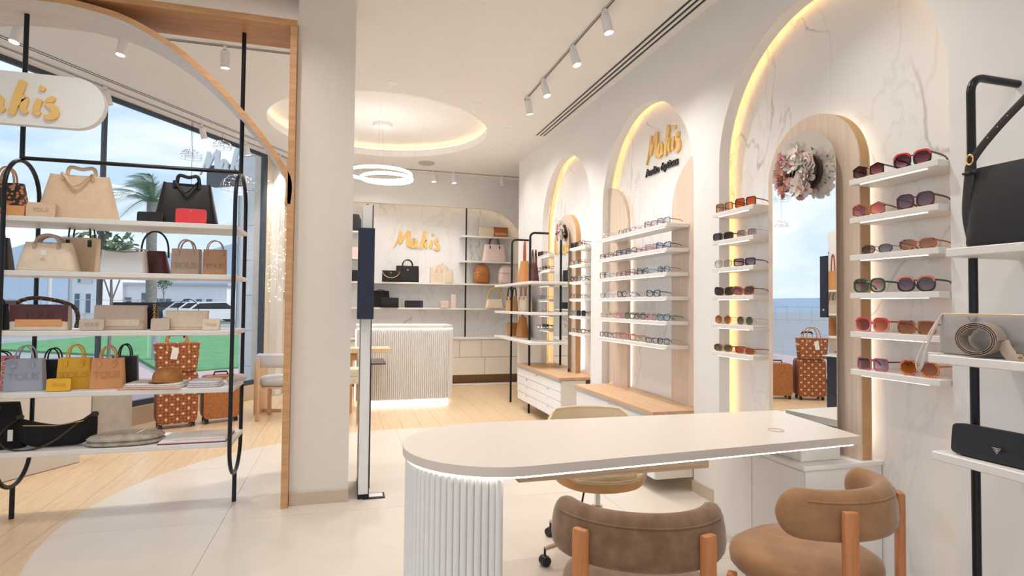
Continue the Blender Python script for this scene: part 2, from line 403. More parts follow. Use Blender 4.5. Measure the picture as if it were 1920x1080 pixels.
# floor pieces
random.seed(4)
def inview(x, y, mg=260):
    q = topx((x, y, 0)); return q is not None and -mg < q[0] < 1920+mg and q[1] < 1080+mg
DC, DR = (.65, 3.93), 2.2
def incover(x, y): return (math.hypot(x-DC[0], y-DC[1]) < DR) or (x > DC[0] and y < DC[1]+DR)
pm = {}
kp = 0; PW, PL = .2, 1.2
for i in range(-24, 18):
    for j in range(-3, 9):
        x0 = i*PW; y0 = j*PL + (i*.37 % 1)*PL; x1, y1 = x0+PW, y0+PL
        if (V((x0+.1, y0+.6, 0)).dot(NW) > 5.3) or y1 > 9.45 or x1 > 3.4: continue
        if all(incover(x, y) for x in (x0, x1) for y in (y0, y1)): continue
        if not any(inview(x, y) for x in (x0, x1) for y in (y0, y1)) or kp >= 298: continue
        if not pm: pm['m'] = B(.001, PW-.001, .001, PL-.001, -.004, 0).mesh('plank', PLANK)
        place('plank', pm['m'], floor, (x0, y0, 0)); kp += 1
def clip_in(poly, inside, cut):
    out = []
    for a, b in zip(poly, poly[1:]+poly[:1]):
        ia, ib = inside(a), inside(b)
        if ia: out.append(a)
        if ia != ib: out.append(cut(a, b))
    return out
half = [(DC[0]+DR*cos(a), DC[1]+DR*sin(a)) for a in [pi/2+i*pi/40 for i in range(41)]]
cover = half + [(DC[0], -2.9), (3.3, -2.9), (3.3, DC[1]+DR)]
def clip_rect(poly, x0, x1, y0, y1):
    for ax, val, sg in ((0, x0, 1), (0, x1, -1), (1, y0, 1), (1, y1, -1)):
        def ins(p): return (p[ax]-val)*sg >= 0
        def cut(a, b):
            t = (val-a[ax])/(b[ax]-a[ax]); return (a[0]+(b[0]-a[0])*t, a[1]+(b[1]-a[1])*t)
        poly = clip_in(poly, ins, cut)
        if len(poly) < 3: return []
    return poly
cover = [(DC[0], -2.9), (3.3, -2.9), (3.3, DC[1]+DR)] + half[:-1] + [(DC[0]-.02, DC[1]-DR)]
for i in range(-3, 4):
    for j in range(-3, 9):
        x0 = -.68+i*1.2; y0 = .2+j*1.2
        q = clip_rect(cover, x0+.001, x0+1.199, y0+.001, y0+1.199)
        if len(q) > 2: MB().prism(q, XYZ, -.003, .0025).build('tile', TILE, floor, smooth=False)

# ------------------------------------------------------------------ Mahis script lettering
# brush strokes in a unit box: u across 0..1, v up; each stroke = centre line with half widths
STR = {'m': [[(.00, .00, .006), (.07, .28, .012), (.17, .86, .024)], [(.165, .90, .028), (.16, .55, .034), (.15, .24, .026)], [(.16, .30, .02), (.25, .68, .022), (.345, .93, .028)], [(.345, .93, .028), (.325, .5, .036), (.33, .10, .03)]],
       'a': [[(.50, .42, .02), (.45, .50, .028), (.40, .34, .034), (.40, .14, .03), (.46, .12, .024), (.505, .42, .02)], [(.51, .44, .028), (.50, .2, .028), (.54, .1, .022)]],
       'h': [[(.70, .95, .032), (.65, .5, .034), (.60, .02, .028)], [(.62, .18, .018), (.68, .44, .024), (.722, .46, .027), (.705, .2, .025), (.742, .1, .018)]],
       'i': [[(.850, .50, .026), (.818, .18, .027), (.858, .1, .018)], [(.862, .72, .02), (.87, .80, .026), (.878, .84, .018)]],
       's': [[(.985, .58, .012), (.955, .52, .026), (.925, .40, .026), (.985, .26, .03), (.985, .10, .032), (.93, .03, .026), (.89, .06, .014)]]}
def mahis(parent, width, depth, o, u, nrm, mat, aspect=.40):
    u = V(u); nrm = V(nrm); o = V(o); kk = 0
    for L, strokes in STR.items():
        mb = MB()
        for st in strokes:
            kk += 1
            P = spline([(a, b*aspect, c) for a, b, c in st], 7); rings = []
            for i, p in enumerate(P):
                q = P[min(i+1, len(P)-1)]-P[max(i-1, 0)]; q = V((q.x, q.y)).normalized(); n = V((-q.y, q.x)); hw = max(p.z, .004)*1.14
                f = 1 if 0 < i < len(P)-1 else .55
                dd = depth + .0004*kk
                a = V((p.x+n.x*hw*f, p.y+n.y*hw*f)); b = V((p.x-n.x*hw*f, p.y-n.y*hw*f))
                ring = [o+u*(c.x*width)+V((0, 0, c.y*width))+nrm*d for c, d in ((a, 0), (a, dd), (b, dd), (b, 0))]
                rings.append(ring)
            if st[0][1] >= .72 and L == 'i': mb, keep = MB(), mb; mb.loft(rings); mb.build('letter_dot', mat, parent, ang=40); mb = keep; continue
            mb.loft(rings)
        mb.build('letter', mat, parent, ang=40)

# ------------------------------------------------------------------ wood portal with arch round the display rack
portal = thing('wooden_portal', 'oak portal frame with a curved arch band beside the column', 'portal', (-1.75, 3.93, 0))
def pp(x0, x1, y0, y1, z0, z1): return MB().box(x0+1.75, x1+1.75, y0-3.93, y1-3.93, z0, z1, bev=.002)
pp(-.373, -.332, 3.93, 4.305, 0, 3.085).build('side_post', FRAMEW, portal)
pp(-3.17, -3.13, 3.93, 4.305, 0, 3.085).build('side_post', FRAMEW, portal)
pp(-3.17, -.332, 3.93, 4.305, 3.085, 3.125).build('head_board', FRAMEW, portal)
ap = [(-.352, 1.93), (-.356, 2.11), (-.501, 2.338), (-.644, 2.511), (-.815, 2.693), (-1.026, 2.866), (-1.286, 3.005), (-1.55, 3.062), (-1.75, 3.070)]
ap = ap + [(-3.5-x, z) for x, z in ap[-2::-1]]
sp = spline([(x+1.75, z, 0) for x, z in ap], 6)
def offs(P, d):
    out = []
    for i, p in enumerate(P):
        q = P[min(i+1, len(P)-1)]-P[max(i-1, 0)]; q.normalize(); out.append(V((p.x-q.y*d, p.y+q.x*d, 0)))
    return out
inner = offs(sp, .034)
MB().loft([[V((a.x, 0, a.y)), V((a.x, .375, a.y)), V((b.x, .375, b.y)), V((b.x, 0, b.y))] for a, b in zip(sp, inner)]).build('arch_band', FRAMEW, portal)
inn2 = offs(sp, .037)
MB().loft([[V((a.x, .004, a.y)), V((a.x, .371, a.y)), V((b.x, .371, b.y)), V((b.x, .004, b.y))] for a, b in zip(inner, inn2)]).build('arch_lit_face', INTR, portal, label='underside of arch band, oak toned paler for the light on it')  # thin skin whose pale tone stands for light falling on the underside

# ------------------------------------------------------------------ black display rack
RX0, RX1, RY = -1.888, -.679, 4.16
rack = thing('display_rack', 'black tubular display rack with five pale shelves under the wood arch', 'shelf rack', (-1.28, RY, 0))
def rloop(x):
    p = [V((x+1.28, 0+.197*cos(a), 1.94+.20*sin(a))) for a in [pi*i/16 for i in range(17)]]
    q = [V((x+1.28, .197*cos(a), .392+.20*sin(a))) for a in [pi+pi*i/16 for i in range(17)]]
    return p+[V((x+1.28, -.197, 1.5)), V((x+1.28, -.197, 1.0))]+q+[V((x+1.28, .197, 1.0)), V((x+1.28, .197, 1.5))]
for x in (RX0, RX1):
    MB().tube(rloop(x), .0125, 10, closed=True).build('loop_frame', BLK, rack)
    MB().tube([(x+1.28, -.02, 2.14), (x+1.28, -.02, 3.085)], .0135, 12).build('hanger_tube', BLK, rack)
    MB().tube([(x+1.28, 0, 0), (x+1.28, 0, .196)], .0135, 12).build('leg', BLK, rack)
MB().tube([(RX0+1.28, -.02, 2.155), (RX1+1.28, -.02, 2.155)], .0125, 10).build('cross_bar', BLK, rack)
SZ = [1.785, 1.47, 1.122, .768, .43]
for z in SZ: B(-.80, RX1+1.28+.012, -.195, .195, z-.03, z, bev=.003).build('shelf', SHELF, rack)
# hanging sign
sg = thing('hanging_sign', 'white pill-shaped sign with golden Mahis lettering hung on the rack', 'sign', (-1.94, 4.08, 2.335))
pill = arc(.35, .155, .155, -pi/2, pi/2, 18)+arc(-.35, .155, .155, pi/2, 3*pi/2, 18)
MB().prism(pill, XZY, -.03, .02).build('panel', WHITE, sg)
mahis(sg, .56, .012, (-.30, -.031, .045), (1, 0, 0), (0, -1, 0), GOLDL)

# ------------------------------------------------------------------ totem gate
gt = thing('security_totem', 'slim white upright totem with navy box standing beside the column', 'totem', (.10, 4.0, 0))
B(0, .065, 0, .45, .03, 1.965, bev=.003).build('post_body', WHITE, gt)
B(.066, .072, .02, .43, .95, 1.94).build('mirror_panel', MIRR, gt, label='tall mirror on the totem side')
B(.066, .074, .02, .43, .06, .90).build('dark_panel', NAVY, gt, label='dark navy lower panel')
B(.064, .070, -.002, 0, .03, 1.965).build('edge_strip', BLK, gt)
B(-.028, .078, -.07, -.003, 1.197, 1.80, bev=.003).build('navy_box', NAVY, gt, label='tall navy metal box')
B(-.003, .07, -.006, .42, 0, .03).build('base_shoe', BLK, gt)
fp = B(.03, .175, -.02, .09, .001, .010, bev=.002).build('foot_plate', BLK, gt)
B(.06, .16, 0, .07, .010, .013).build('plate_inset', WHITE, fp)
B(.07, .17, .03, .40, .885, .895, bev=.002).build('tray', M('smoked_tray', (.10, .05, .045), .3), gt, label='thin smoked brown tray')
MB().ball((.033, .06, 1.972), .010).build('cap_screw', BLK, gt)

# ------------------------------------------------------------------ consulting table
tb = thing('consulting_table', 'long pale round-ended table on a white fluted pedestal reaching the arch', 'table', (1.3, 2.35, 0))
ox, oy = 1.3, 2.35
R0 = .39; top = [(2.225-ox, 2.072-oy), (2.31-ox, 2.70-oy)] + [(.62-ox+R0*cos(a), 2.357-oy+R0*sin(a)) for a in [pi/2+pi*i/24 for i in range(25)]]
tp = MB().prism(top, XYZ, .695, .73); bmesh.ops.bevel(tp.b, geom=[e for e in tp.b.edges if e.calc_face_angle(0) > .9], offset=.003, segments=2, affect='EDGES')
tp.build('table_top', TOPM, tb)
rim = [V((2.20-ox, 2.095-oy, .689)), V((1.4-ox, 2.042-oy, .689))] + [V((.62-ox+(R0-.022)*cos(a), 2.357-oy+(R0-.022)*sin(a), .689)) for a in [-pi/2-pi*i/24 for i in range(25)]]
MB().tube(rim, .006, 6).build('light_strip', WLED, tb, label='white strip of light under table edge')
r1 = .345; ped = [(.53-ox, -r1+.007), (.53-ox, r1+.007)] + [(.60-ox+r1*cos(a), .007+r1*sin(a)) for a in [pi*.565+pi*.87*i/24 for i in range(25)]]
MB().prism(ped, XYZ, 0, .684).build('pedestal_core', WHITE, tb)
slm = MB().tube([(0, 0, .012), (0, 0, .345), (0, 0, .681)], .0125, 8).mesh('slat', WHITE, ang=60)
seqp = [(.53-ox-.005-.029*0, .007-r1)] ; ns = 38
for i in range(ns):
    a = pi*.555+pi*.89*i/(ns-1); s_ = place('slat', slm, tb, (.60-ox+(r1+.002)*cos(a), .007+(r1+.002)*sin(a), 0))
for y in (-r1+.002, r1+.012): place('slat', slm, tb, (.535-ox, y, 0))
db = B(.665-ox, 1.53-ox, 2.20-oy, 2.55-oy, .600, .684, bev=.002).build('drawer_box', M('tan_laminate', (.50, .37, .25), .5, na=.03), tb)
B(.69-ox, 1.50-ox, 2.194-oy, 2.2-oy, .612, .68, bev=.002).build('drawer_front', M('tan_laminate', ()), db)
ringp = [(1.93-ox+.034*cos(a), 2.26-oy+.034*sin(a), .7305) for a in [2*pi*i/24 for i in range(24)]]
MB().tube([V((p[0], p[1], .7312)) for p in ringp], .0025, 6, closed=True).build('grommet_ring', M('blush_ring', (.72, .52, .44), .4), tb, label='small blush cable grommet ring')
rs = B(2.08, 2.31, 2.27, 2.86, .571, .688, bev=.002).build('riser_box', WHITE); tag(rs, 'white riser box carrying the inner end of the consulting table', 'riser')

# ------------------------------------------------------------------ niche cabinets, mirrors, shelves
cb = thing('niche_cabinet', 'plain white base cabinet under the near arch behind the table', 'cabinet', (2.25, 2.6, 0))
B(-.20, .245, -.39, .30, .0, .548).build('body', WHITE, cb)
B(-.215, .248, -.40, .31, .548, .57, bev=.003).build('counter_top', WHITE, cb)
B(-.206, -.20, -.38, -.03, .05, .54, bev=.002).build('door', WHITE, cb); B(-.206, -.20, -.026, .29, .05, .54, bev=.002).build('door', WHITE, cb)
hm = MB().box(-.004, 0, -.03, .03, -.004, .004, bev=.001).mesh('handle', CHROME)
def cabinet(c, lab, rows, zb, zt, y0, y1, xf):
    t = thing('niche_cabinet', lab, 'cabinet', (xf, c, 0))
    B(.012, WX-xf, y0-c, y1-c, zb, zt-.035).build('body', CREAMC, t)
    ct = B(-.02, MX-xf-.002, y0-c-.012 if y0 > 3.59 else y0-c, y1-c, zt-.03, zt, bev=.003); ct.build('counter_top', COUNTER, t, label='oak counter top')
    B(-.008, .012, y0-c, y1-c, zt-.052, zt-.032).build('channel', M('grey_channel', (.55, .55, .57), .4), t)
    h = (zt-.055-zb)/rows
    for r in range(rows):
        z1 = zt-.055-h*r; cols = [(y0-c, y1-c)] if r == 0 else [(y0-c, 0), (0, y1-c)]
        for a, b in cols:
            d = B(0, .014, a+.003, b-.003, z1-h+.003, z1-.002, bev=.0015).build('drawer', CABM, t)
            place('handle', hm, d, (0, (a+b)/2, z1-.012))
    return t
cabinet(4.3, 'white drawer cabinet with oak counter under the middle arch', 3, .10, .57, 3.605, 5.02, 2.07)
cabinet(6.26, 'white drawer cabinet with oak counter under the far arch', 4, .13, .57, 5.51, 7.02, 2.10)
def wood_arch(c, lab, mlab, zb):
    t = thing('arched_wood_panel', lab, 'wall panel', (2.39, c, 0))
    ph = [(y-c, z) for y, z in arch_poly(c, .315, zb, 2.02, 28)]
    MB().prism(ph, YZX, 0, .066).build('panel', OAKN, t)
    MB().prism([(y-c, z) for y, z in arch_poly(c, .3155, zb, 2.02, 28)], YZX, .008, .06, holes=[[(y-c, z) for y, z in arch_poly(c, .3145, zb+.003, 2.02, 28)]]).build('edge_band', OAKE, t, label='darker oak edge band')
    MB().tube([p-V((2.39, c, 0)) for p in edgepath(c, .235, zb+.03, 2.02, 2.474)], .006, 6).build('light_strip', WLED, t, label='white strip of light behind the panel')
    q = thing('arched_mirror', mlab, 'mirror', (2.34, c, 0))
    MB().prism([(y-c, z) for y, z in arch_poly(c, .222, zb+.002, 2.02, 32)], YZX, 0, .004).build('glass', MIRR, q, smooth=False)
    MB().prism([(y-c, z) for y, z in arch_poly(c, .17, zb+.03, 2.02, 32)], YZX, .0045, .0495).build('backing', M('mirror_backing', (.45, .36, .27), .5), q)
wood_arch(NC[0], 'oak arched panel in the near arch, right above the table', 'arched mirror with flower wreath behind the consulting table', .571)
wood_arch(NC[2], 'oak arched panel in the far arch', 'narrow arched mirror in the far arch above the drawers', .571)
# middle niche: two quarter-arch wood panels
def quarter(c0, sgn, lab):
    t = thing('curved_wood_panel', lab, 'wall panel', (2.44, c0, 0))
    P = [(0, .571), (sgn*.40, .571)] + [(sgn*(-.02+.42*cos(a)), 2.02+.42*sin(a)) for a in [pi/2*i/16 for i in range(17)] if -.02+.42*cos(a) > -.001] + [(0, 2.44)]
    MB().prism(P, YZX, 0, .03).build('panel', OAKN, t)
    MB().tube([V((.045, p[0]-sgn*.07, p[1]-.06)) for p in P[1:-1]], .005, 6).build('light_strip', WLED, t, label='white strip of light behind the curve')
quarter(5.125, -1, 'oak panel with quarter-round top on the left of the middle arch')
quarter(3.595, 1, 'oak panel with quarter-round top on the right of the middle arch')
SHZ = [1.915, 1.732, 1.553, 1.373, 1.190, 1.012]
ORD = ['top', 'second', 'third', 'fourth', 'fifth', 'lowest']
def nshelf(x0, x1, y0, y1, i, where):
    z = SHZ[i]; t = thing('niche_shelf', '%s white shelf %s' % (ORD[i], where), 'shelf', ((x0+x1)/2, (y0+y1)/2, z-.026), 0, 'white eyewear shelves in the arches')
    w_, l_ = (x1-x0)/2, (y1-y0)/2
    B(-w_, w_, -l_, l_, 0, .026, bev=.0015).build('board', SHELF, t)
    B(-w_+.012, -w_+.02, -l_+.06, l_-.05, -.003, -.0002).build('light_strip', SLED, t)
for i in range(6):
    nshelf(2.317, 2.499, 1.78, 2.215, i, 'right of the mirror in the near arch')
    nshelf(2.317, 2.499, 2.90, 3.30, i, 'left of the mirror in the near arch')
    nshelf(2.25, 2.437, 3.75, 4.95, i, 'across the middle arch')
    nshelf(2.314, 2.499, 5.40, 5.83, i, 'right of the mirror in the far arch')
    nshelf(2.314, 2.499, 6.48, 6.90, i, 'left of the mirror in the far arch')
s2 = thing('wall_sign', 'golden Mahis script over black Audio ópticas in the middle arch', 'sign', (2.499, 4.24, 2.45))
mahis(s2, .52, .014, (-.001, .245, .075), (0, -1, 0), (-1, 0, 0), GOLDL, .50)
text('Audio ópticas', .092, .006, BLKPL, s2, (-.007, 0, .0), (pi/2, 0, -pi/2), bold=.0015, split=True)
s3 = thing('wall_sign', 'golden Mahis script on the marble behind the reception', 'sign', (1.08, 9.459, 2.19))
mahis(s3, .74, .015, (-.37, -.001, 0), (1, 0, 0), (0, -1, 0), GOLDL, .42)

# ------------------------------------------------------------------ reception
rd = thing('reception_desk', 'white fluted reception desk with glowing rim and rounded corner', 'desk', (.77, 7.9, 0))
def deskpath(o_, z):
    x0, x1, y0, y1, r = -.62-o_, .61+o_, -.3-o_, .4+o_, .16
    return [(x0, y0)] + [(x1-r+r*cos(a), y0+r+r*sin(a)) for a in [-pi/2+pi/2*i/10 for i in range(11)]] + [(x1, y1), (x0, y1)]
MB().prism(deskpath(0, 0), XYZ, .06, .975).build('body', WHITE, rd)
MB().prism(deskpath(-.03, 0), XYZ, .001, .058).build('plinth', emis('plinth_glow', (1, .93, .84), 2.5), rd, label='glowing recessed plinth')
MB().prism(deskpath(.012, 0), XYZ, .985, 1.02).build('desk_top', SHELF, rd)
dp = deskpath(.009, 0); pts = []
for a, b in zip(dp[:-2], dp[1:-1]):
    L = math.dist(a, b); pts += [(a[0]+(b[0]-a[0])*k/max(1, int(L/.026)), a[1]+(b[1]-a[1])*k/max(1, int(L/.026))) for k in range(max(1, int(L/.026)))]
fm = MB().tube([(0, 0, .07), (0, 0, .97)], .010, 6).mesh('slat', WHITE, ang=70)
for p in pts[:110]: place('slat', fm, rd, (p[0], p[1], 0))
MB().tube([V((p[0], p[1], .978)) for p in deskpath(.006, 0)[:-1]], .006, 6).build('light_strip', WLED, rd)
MB().tube([(-.64, -.31, .07), (-.64, -.31, .97)], .006, 6).build('light_strip', WLED, rd)
# base cabinets at the back wall
rc = thing('reception_cabinet', 'cream floating drawer cabinet under the back wall recess', 'cabinet', (1.15, 9.3, 0))
B(-1.6, 1.68, -.09, .158, .165, .735).build('body', CREAMC, rc)
B(-1.6, 1.68, -.125, .158, .735, .77, bev=.002).build('counter_top', SHELF, rc)
for a, b in ((-1.6, -.6), (-.6, .62), (.62, .98), (.98, 1.68)): B(a+.004, b-.004, -.11, -.09, .45, .73, bev=.002).build('drawer', CREAMC, rc)
for a, b in ((-1.6, -.6), (-.6, .5), (.5, 1.04), (1.04, 1.68)): B(a+.004, b-.004, -.11, -.09, .168, .444, bev=.002).build('drawer', CREAMC, rc)
struct(B(-.5, 2.8, 9.42, 9.455, 0.001, .16).build('baseboard_back', wood('kick_oak', (.42, .25, .12), (.35, .2, .1))))
bs = thing('wall_shelving', 'white back-wall shelves carried by a slim black upright', 'shelf rack', (1.87, 9.3, 0))
MB().tube([(-.005, -.06, .775), (-.005, -.06, 2.865)], .013, 8).build('upright', BLK, bs)
for z, a, b in ((2.42, -.02, .94), (2.01, -.02, .94), (1.64, -2.4, .94), (1.24, -2.4, .94), (2.42, -2.4, -1.6), (2.01, -2.4, -1.6)):
    B(a-.06, b, -.10, .155, z-.028, z, bev=.002).build('shelf', SHELF, bs)

# ------------------------------------------------------------------ side tables and light chairs behind the column
wt = thing('oak_side_table', 'oak-topped side table partly hidden behind the column', 'table', (-.2, 7.27, 0))
B(-.25, .73, -.19, .19, .71, .765, bev=.003).build('table_top', OAK, wt)
B(-.22, .34, -.14, .14, .62, .70).build('apron', wood('ochre_oak', (.55, .31, .10), (.47, .26, .08)), wt)
for x in (-.2, .27):
    for y in (-.12, .12): B(x-.02, x+.02, y-.02, y+.02, 0, .62, bev=.003).build('leg', HONEY, wt)
du = thing('drawer_stool', 'small cream two-drawer unit on orange wood leg behind totem', 'cabinet', (.10, 6.5, 0))
B(-.17, .10, -.1, .15, .44, .60, bev=.004).build('body', M('cream_box', (.66, .60, .44), .5), du)
for z in (.48, .56):
    f = B(-.16, .09, -.106, -.1, z-.035, z+.035, bev=.002).build('drawer', M('cream_box', ()), du); MB().ball((.0, -.112, z), .010).build('knob', GOLD, f)
for x in (-.13, .06):
    for y in (-.06, .11): B(x-.025, x+.025, y-.02, y+.02, 0, .44, bev=.004).build('leg', HONEY, du)

# ------------------------------------------------------------------ upholstered chairs
def arm_chair(name, label, loc, rz, fab, wd, group=None, zt=.735):
    t = thing(name, label, 'chair', (*loc, 0), rz, group)
    rg = []; A0, A1 = radians(-90-86), radians(-90+86); RB = .230
    dl = [.004, .02, .05, .10, .17, .25, .34]; A = [A0+d for d in dl]+[A0+.34+(A1-A0-.68)*i/26 for i in range(1, 26)]+[A1-d for d in dl[::-1]]
    for a in A:
        s_ = min(1, min(a-A0, A1-a)/.34); f = sqrt(max(.02, 1-(1-s_)**2.4))
        c_, d_ = cos(a), sin(a); zc = zt-.076+.004*cos(2*(a+pi/2)); hh, tt = .076*f, .033*(.35+.65*f); ring = []
        for k in range(16):
            q = 2*pi*k/16; u_ = tt*math.copysign(abs(cos(q))**.75, cos(q)); v_ = hh*math.copysign(abs(sin(q))**.75, sin(q))
            r_ = RB+u_-.02*v_/.08*.5
            ring.append(V((r_*c_, r_*d_*.98, zc+v_)))
        rg.append(ring)
    bk = MB().loft(rg).build('backrest', fab, t, ang=80)
    MB().tube([V(((RB+.0245)*cos(a), (RB+.0245)*.98*sin(a), zt-.030+.004*cos(2*(a+pi/2)))) for a in [A0+.40+(A1-A0-.80)*i/30 for i in range(31)]], .0028, 6).build('piping', fab, bk)
    st = [sup(.45*f, .46*f, z, 32, 2.6, cy=.02) for z, f in ((.375, .80), (.382, .92), (.40, .985), (.43, 1), (.452, .97), (.466, .88), (.473, .7), (.476, .4), (.477, .12))]
    MB().loft(st).build('seat', fab, t, ang=80)
    MB().prism([(p.x, p.y) for p in sup(.36, .38, 0, 24, 3)], XYZ, .35, .374).build('seat_frame', wd, t)
    for sx in (-1, 1):
        r_ = Matrix.Rotation(sx*.62, 3, 'Z')
        MB().box(-.023, .023, -.013, .013, 0, zt-.045, bev=.008, seg=2, rot=r_, o=(sx*.170, -.214, 0)).build('leg', wd, t, label='oak rear post carrying the backrest')
        MB().box(-.022, .022, -.016, .016, 0, .36, bev=.006, seg=2, rot=Matrix.Rotation(-sx*.5, 3, 'Z'), o=(sx*.175, .185, 0)).build('leg', wd, t)
    return t
FAB = M('tan_velvet', (.36, .185, .08), .85, ns=18, col2=(.29, .145, .065), sheen=.35, bump=.05)
FAB1 = M('taupe_velvet', (.24, .135, .075), .85, ns=22, col2=(.17, .09, .045), sheen=.35, bump=.05)
GFAB = M('grey_boucle', (.55, .53, .52), .9, ns=120, na=.12, bump=.2)
OAKC = wood('chair_oak', (.56, .22, .075), (.44, .16, .05), stretch=(18, 18, 1.6))
OAKL = wood('chair_light_oak', (.68, .46, .28), (.60, .38, .22), stretch=(18, 18, 1.6))
arm_chair('upholstered_chair', 'brown velvet chair in front of the table, nearest the fluted pedestal', (.868, 1.625), radians(-22), FAB1, OAKC, 'brown chairs at the table')
arm_chair('upholstered_chair', 'brown velvet chair turned sideways at the right end of the table', (1.558, 1.664), radians(19), FAB, OAKC, 'brown chairs at the table')
arm_chair('upholstered_chair', 'grey fabric chair with oak posts left of the column', (-.70, 7.05), radians(-12), GFAB, OAKL, 'grey chairs behind the column')
arm_chair('upholstered_chair', 'grey fabric chair farther back near the beige wall', (-.45, 8.0), radians(150), GFAB, OAKL, 'grey chairs behind the column')
# oak slab leg of another chair, modelled alone beside the grey chair
pn = thing('oak_chair_leg', 'upright oak slab leg of a chair beside the grey chair by the window', 'chair leg', (-.985, 7.30, 0), radians(-14))
B(-.018, .018, -.02, .30, 0, .60, bev=.003).build('side_board', OAKL, pn); B(.02, .24, .15, .17, 0.0, .04).build('foot_bar', OAKL, pn)

# ------------------------------------------------------------------ swivel tub chair
sw = thing('swivel_chair', 'cream swivel tub chair with honey shell behind the table', 'chair', (1.29, 2.83, 0), radians(-8))
def tub(o_, zadd):
    rings = []
    for (f, hz) in ((.10, 0), (.45, .012), (.75, .05), (.92, .12), (1.0, .24), (1.04, .38), (1.06, .55), (1.08, .75), (1.10, 1.0)):
        ring = []
        for k in range(40):
            a = 2*pi*k/40; back = .5+.5*sin(a)            # +y is the back
            rimh = .055+.285*min(1, max(0, (back-.10)/.75))**1.1
            ring.append(V(((.235*f+o_)*cos(a), (.225*f+o_)*sin(a)+.02*hz, .385+zadd+rimh*hz)))
        rings.append(ring)
    return rings
tub_o = MB().loft(tub(.012, -.012), cap=True); tub_o.b.faces.ensure_lookup_table(); bmesh.ops.delete(tub_o.b, geom=[tub_o.b.faces[-1]], context='FACES_ONLY')
CRM = M('cream_leather', (.80, .64, .42), .5, na=.05); SHELLW = M('honey_shell', (.72, .40, .15), .45, na=.12)
tub_o.build('shell', SHELLW, sw, ang=80)
tub_i = MB().loft(tub(0, 0), cap=True); tub_i.b.faces.ensure_lookup_table(); bmesh.ops.delete(tub_i.b, geom=[tub_i.b.faces[-1]], context='FACES_ONLY'); tub_i.build('lining', CRM, sw, ang=80)
MB().tube([(p+q)/2 for p, q in zip(tub(.012, -.012)[-1], tub(0, 0)[-1])], .009, 8, closed=True).build('rim_piping', CRM, sw)
MB().loft([sup(.40*f, .40*f, z, 32, 2.3) for z, f in ((.405, .8), (.43, 1), (.452, .95), (.46, .5))]).build('seat_pad', CRM, sw, ang=80)
MB().lathe([(.012, .12), (.025, .12), (.025, .22), (.03, .225), (.03, .25), (.016, .255), (.016, .37), (.07, .375), (.07, .384)], 20).build('gas_column', CHROME, sw)
MB().tube([(-.06, -.03, .37), (-.10, -.10, .355), (-.13, -.16, .30)], .005, 6).build('lever', BLKPL, sw)
for k in range(5):
    a = radians(200+72*k); lg = MB().tube([(.02*cos(a), .02*sin(a), .13), (.18*cos(a), .18*sin(a), .10), (.32*cos(a), .32*sin(a), .085)], [.020, .016, .012], 8, flat=.8).build('leg', M('beige_metal', (.60, .44, .27), .4, na=.03), sw)
    MB().lathe([(.006, .05), (.006, .085)], 8, o=(.32*cos(a), .32*sin(a), 0)).lathe([(.004, -.024), (.024, -.022), (.027, 0), (.024, .022), (.004, .024)], 16, o=(.32*cos(a), .32*sin(a), .027), rot=Matrix.Rotation(a, 3, 'Z') @ Matrix.Rotation(pi/2, 3, 'X')).build('caster', BLKPL, lg)

# ------------------------------------------------------------------ ceiling lamps
def spot_lamp(loc, lab, group, tilt=(0, 0), power=14, on=True, s=1.0, lit=.62):
    t = thing('track_spotlight', lab, 'spotlight', loc, 0, group)
    r_ = Matrix.Rotation(tilt[0], 3, 'X') @ Matrix.Rotation(tilt[1], 3, 'Y')
    MB().box(-.012*s, .012*s, -.03*s, .03*s, -.03*s, 0).build('adapter', WHITE, t)
    piv = V((0, 0, -.035*s))
    cyl = MB().lathe([(.005, .0), (.030*s, -.002), (.034*s, -.01), (.034*s, -.135*s), (.031*s, -.135*s), (.031*s, -.120*s), (.004, -.120*s)], 20, o=piv, rot=r_).build('barrel', WHITE, t)
    MB().lathe([(.0302*s, -.1285*s), (.0302*s, -.1315*s), (.001, -.1315*s)], 18, o=piv, rot=r_).build('lamp_face', LENSL if on else M('unlit_lens', (.75, .74, .72), .3), cyl)
    if on:
        l = bpy.data.lights.new('spot', 'SPOT'); l.energy = power*LAMP; l.color = (1, .95, .885); l.spot_size = radians(105); l.spot_blend = .9; l.shadow_soft_size = .03
        lo = bpy.data.objects.new('lamp_light', l); COL.objects.link(lo); lo.parent = t
        lo.matrix_local = Matrix.Translation(piv + r_ @ V((0, 0, -.140*s))) @ r_.to_4x4()
    return t
def track(p0, p1, lab):
    p0 = V(p0); p1 = V(p1); m_ = (p0+p1)/2; d = p1-p0; t = thing('lamp_track', lab, 'lamp track', (m_.x, m_.y, CZ), atan2(d.y, d.x))
    L = d.length/2; mt = M('track_grey', (.45, .42, .40), .5)
    B(-L, L, -.009, .009, -.012, -.0005, bev=.001).build('rail', mt, t)
    B(-L, L, -.003, .003, -.0135, -.012).build('groove', BLKPL, t)
track((1.70, -2, CZ), (1.70, 5.52, CZ), 'grey lamp track along the ceiling near the arch wall')
for i, (y, rx) in enumerate(((5.42, .12), (4.95, -.25), (4.24, -.25), (3.65, -.12), (2.3, -.2), (.9, -.2))):
    spot_lamp((1.70, y, CZ-.008), ['white spotlight at the far end of the arch-side track', 'white spotlight second from the far end of the arch-side track', 'tilted white spotlight third along the arch-side track', 'largest lit spotlight on the arch-side track', 'spotlight above the table behind view', 'spotlight overhead behind view'][i], 'spotlights on the arch-side track', (rx, -.18), 26)
track((-2.9, 5.09, CZ), (-.40, 5.07, CZ), 'lamp track crossing the ceiling behind the wood portal')
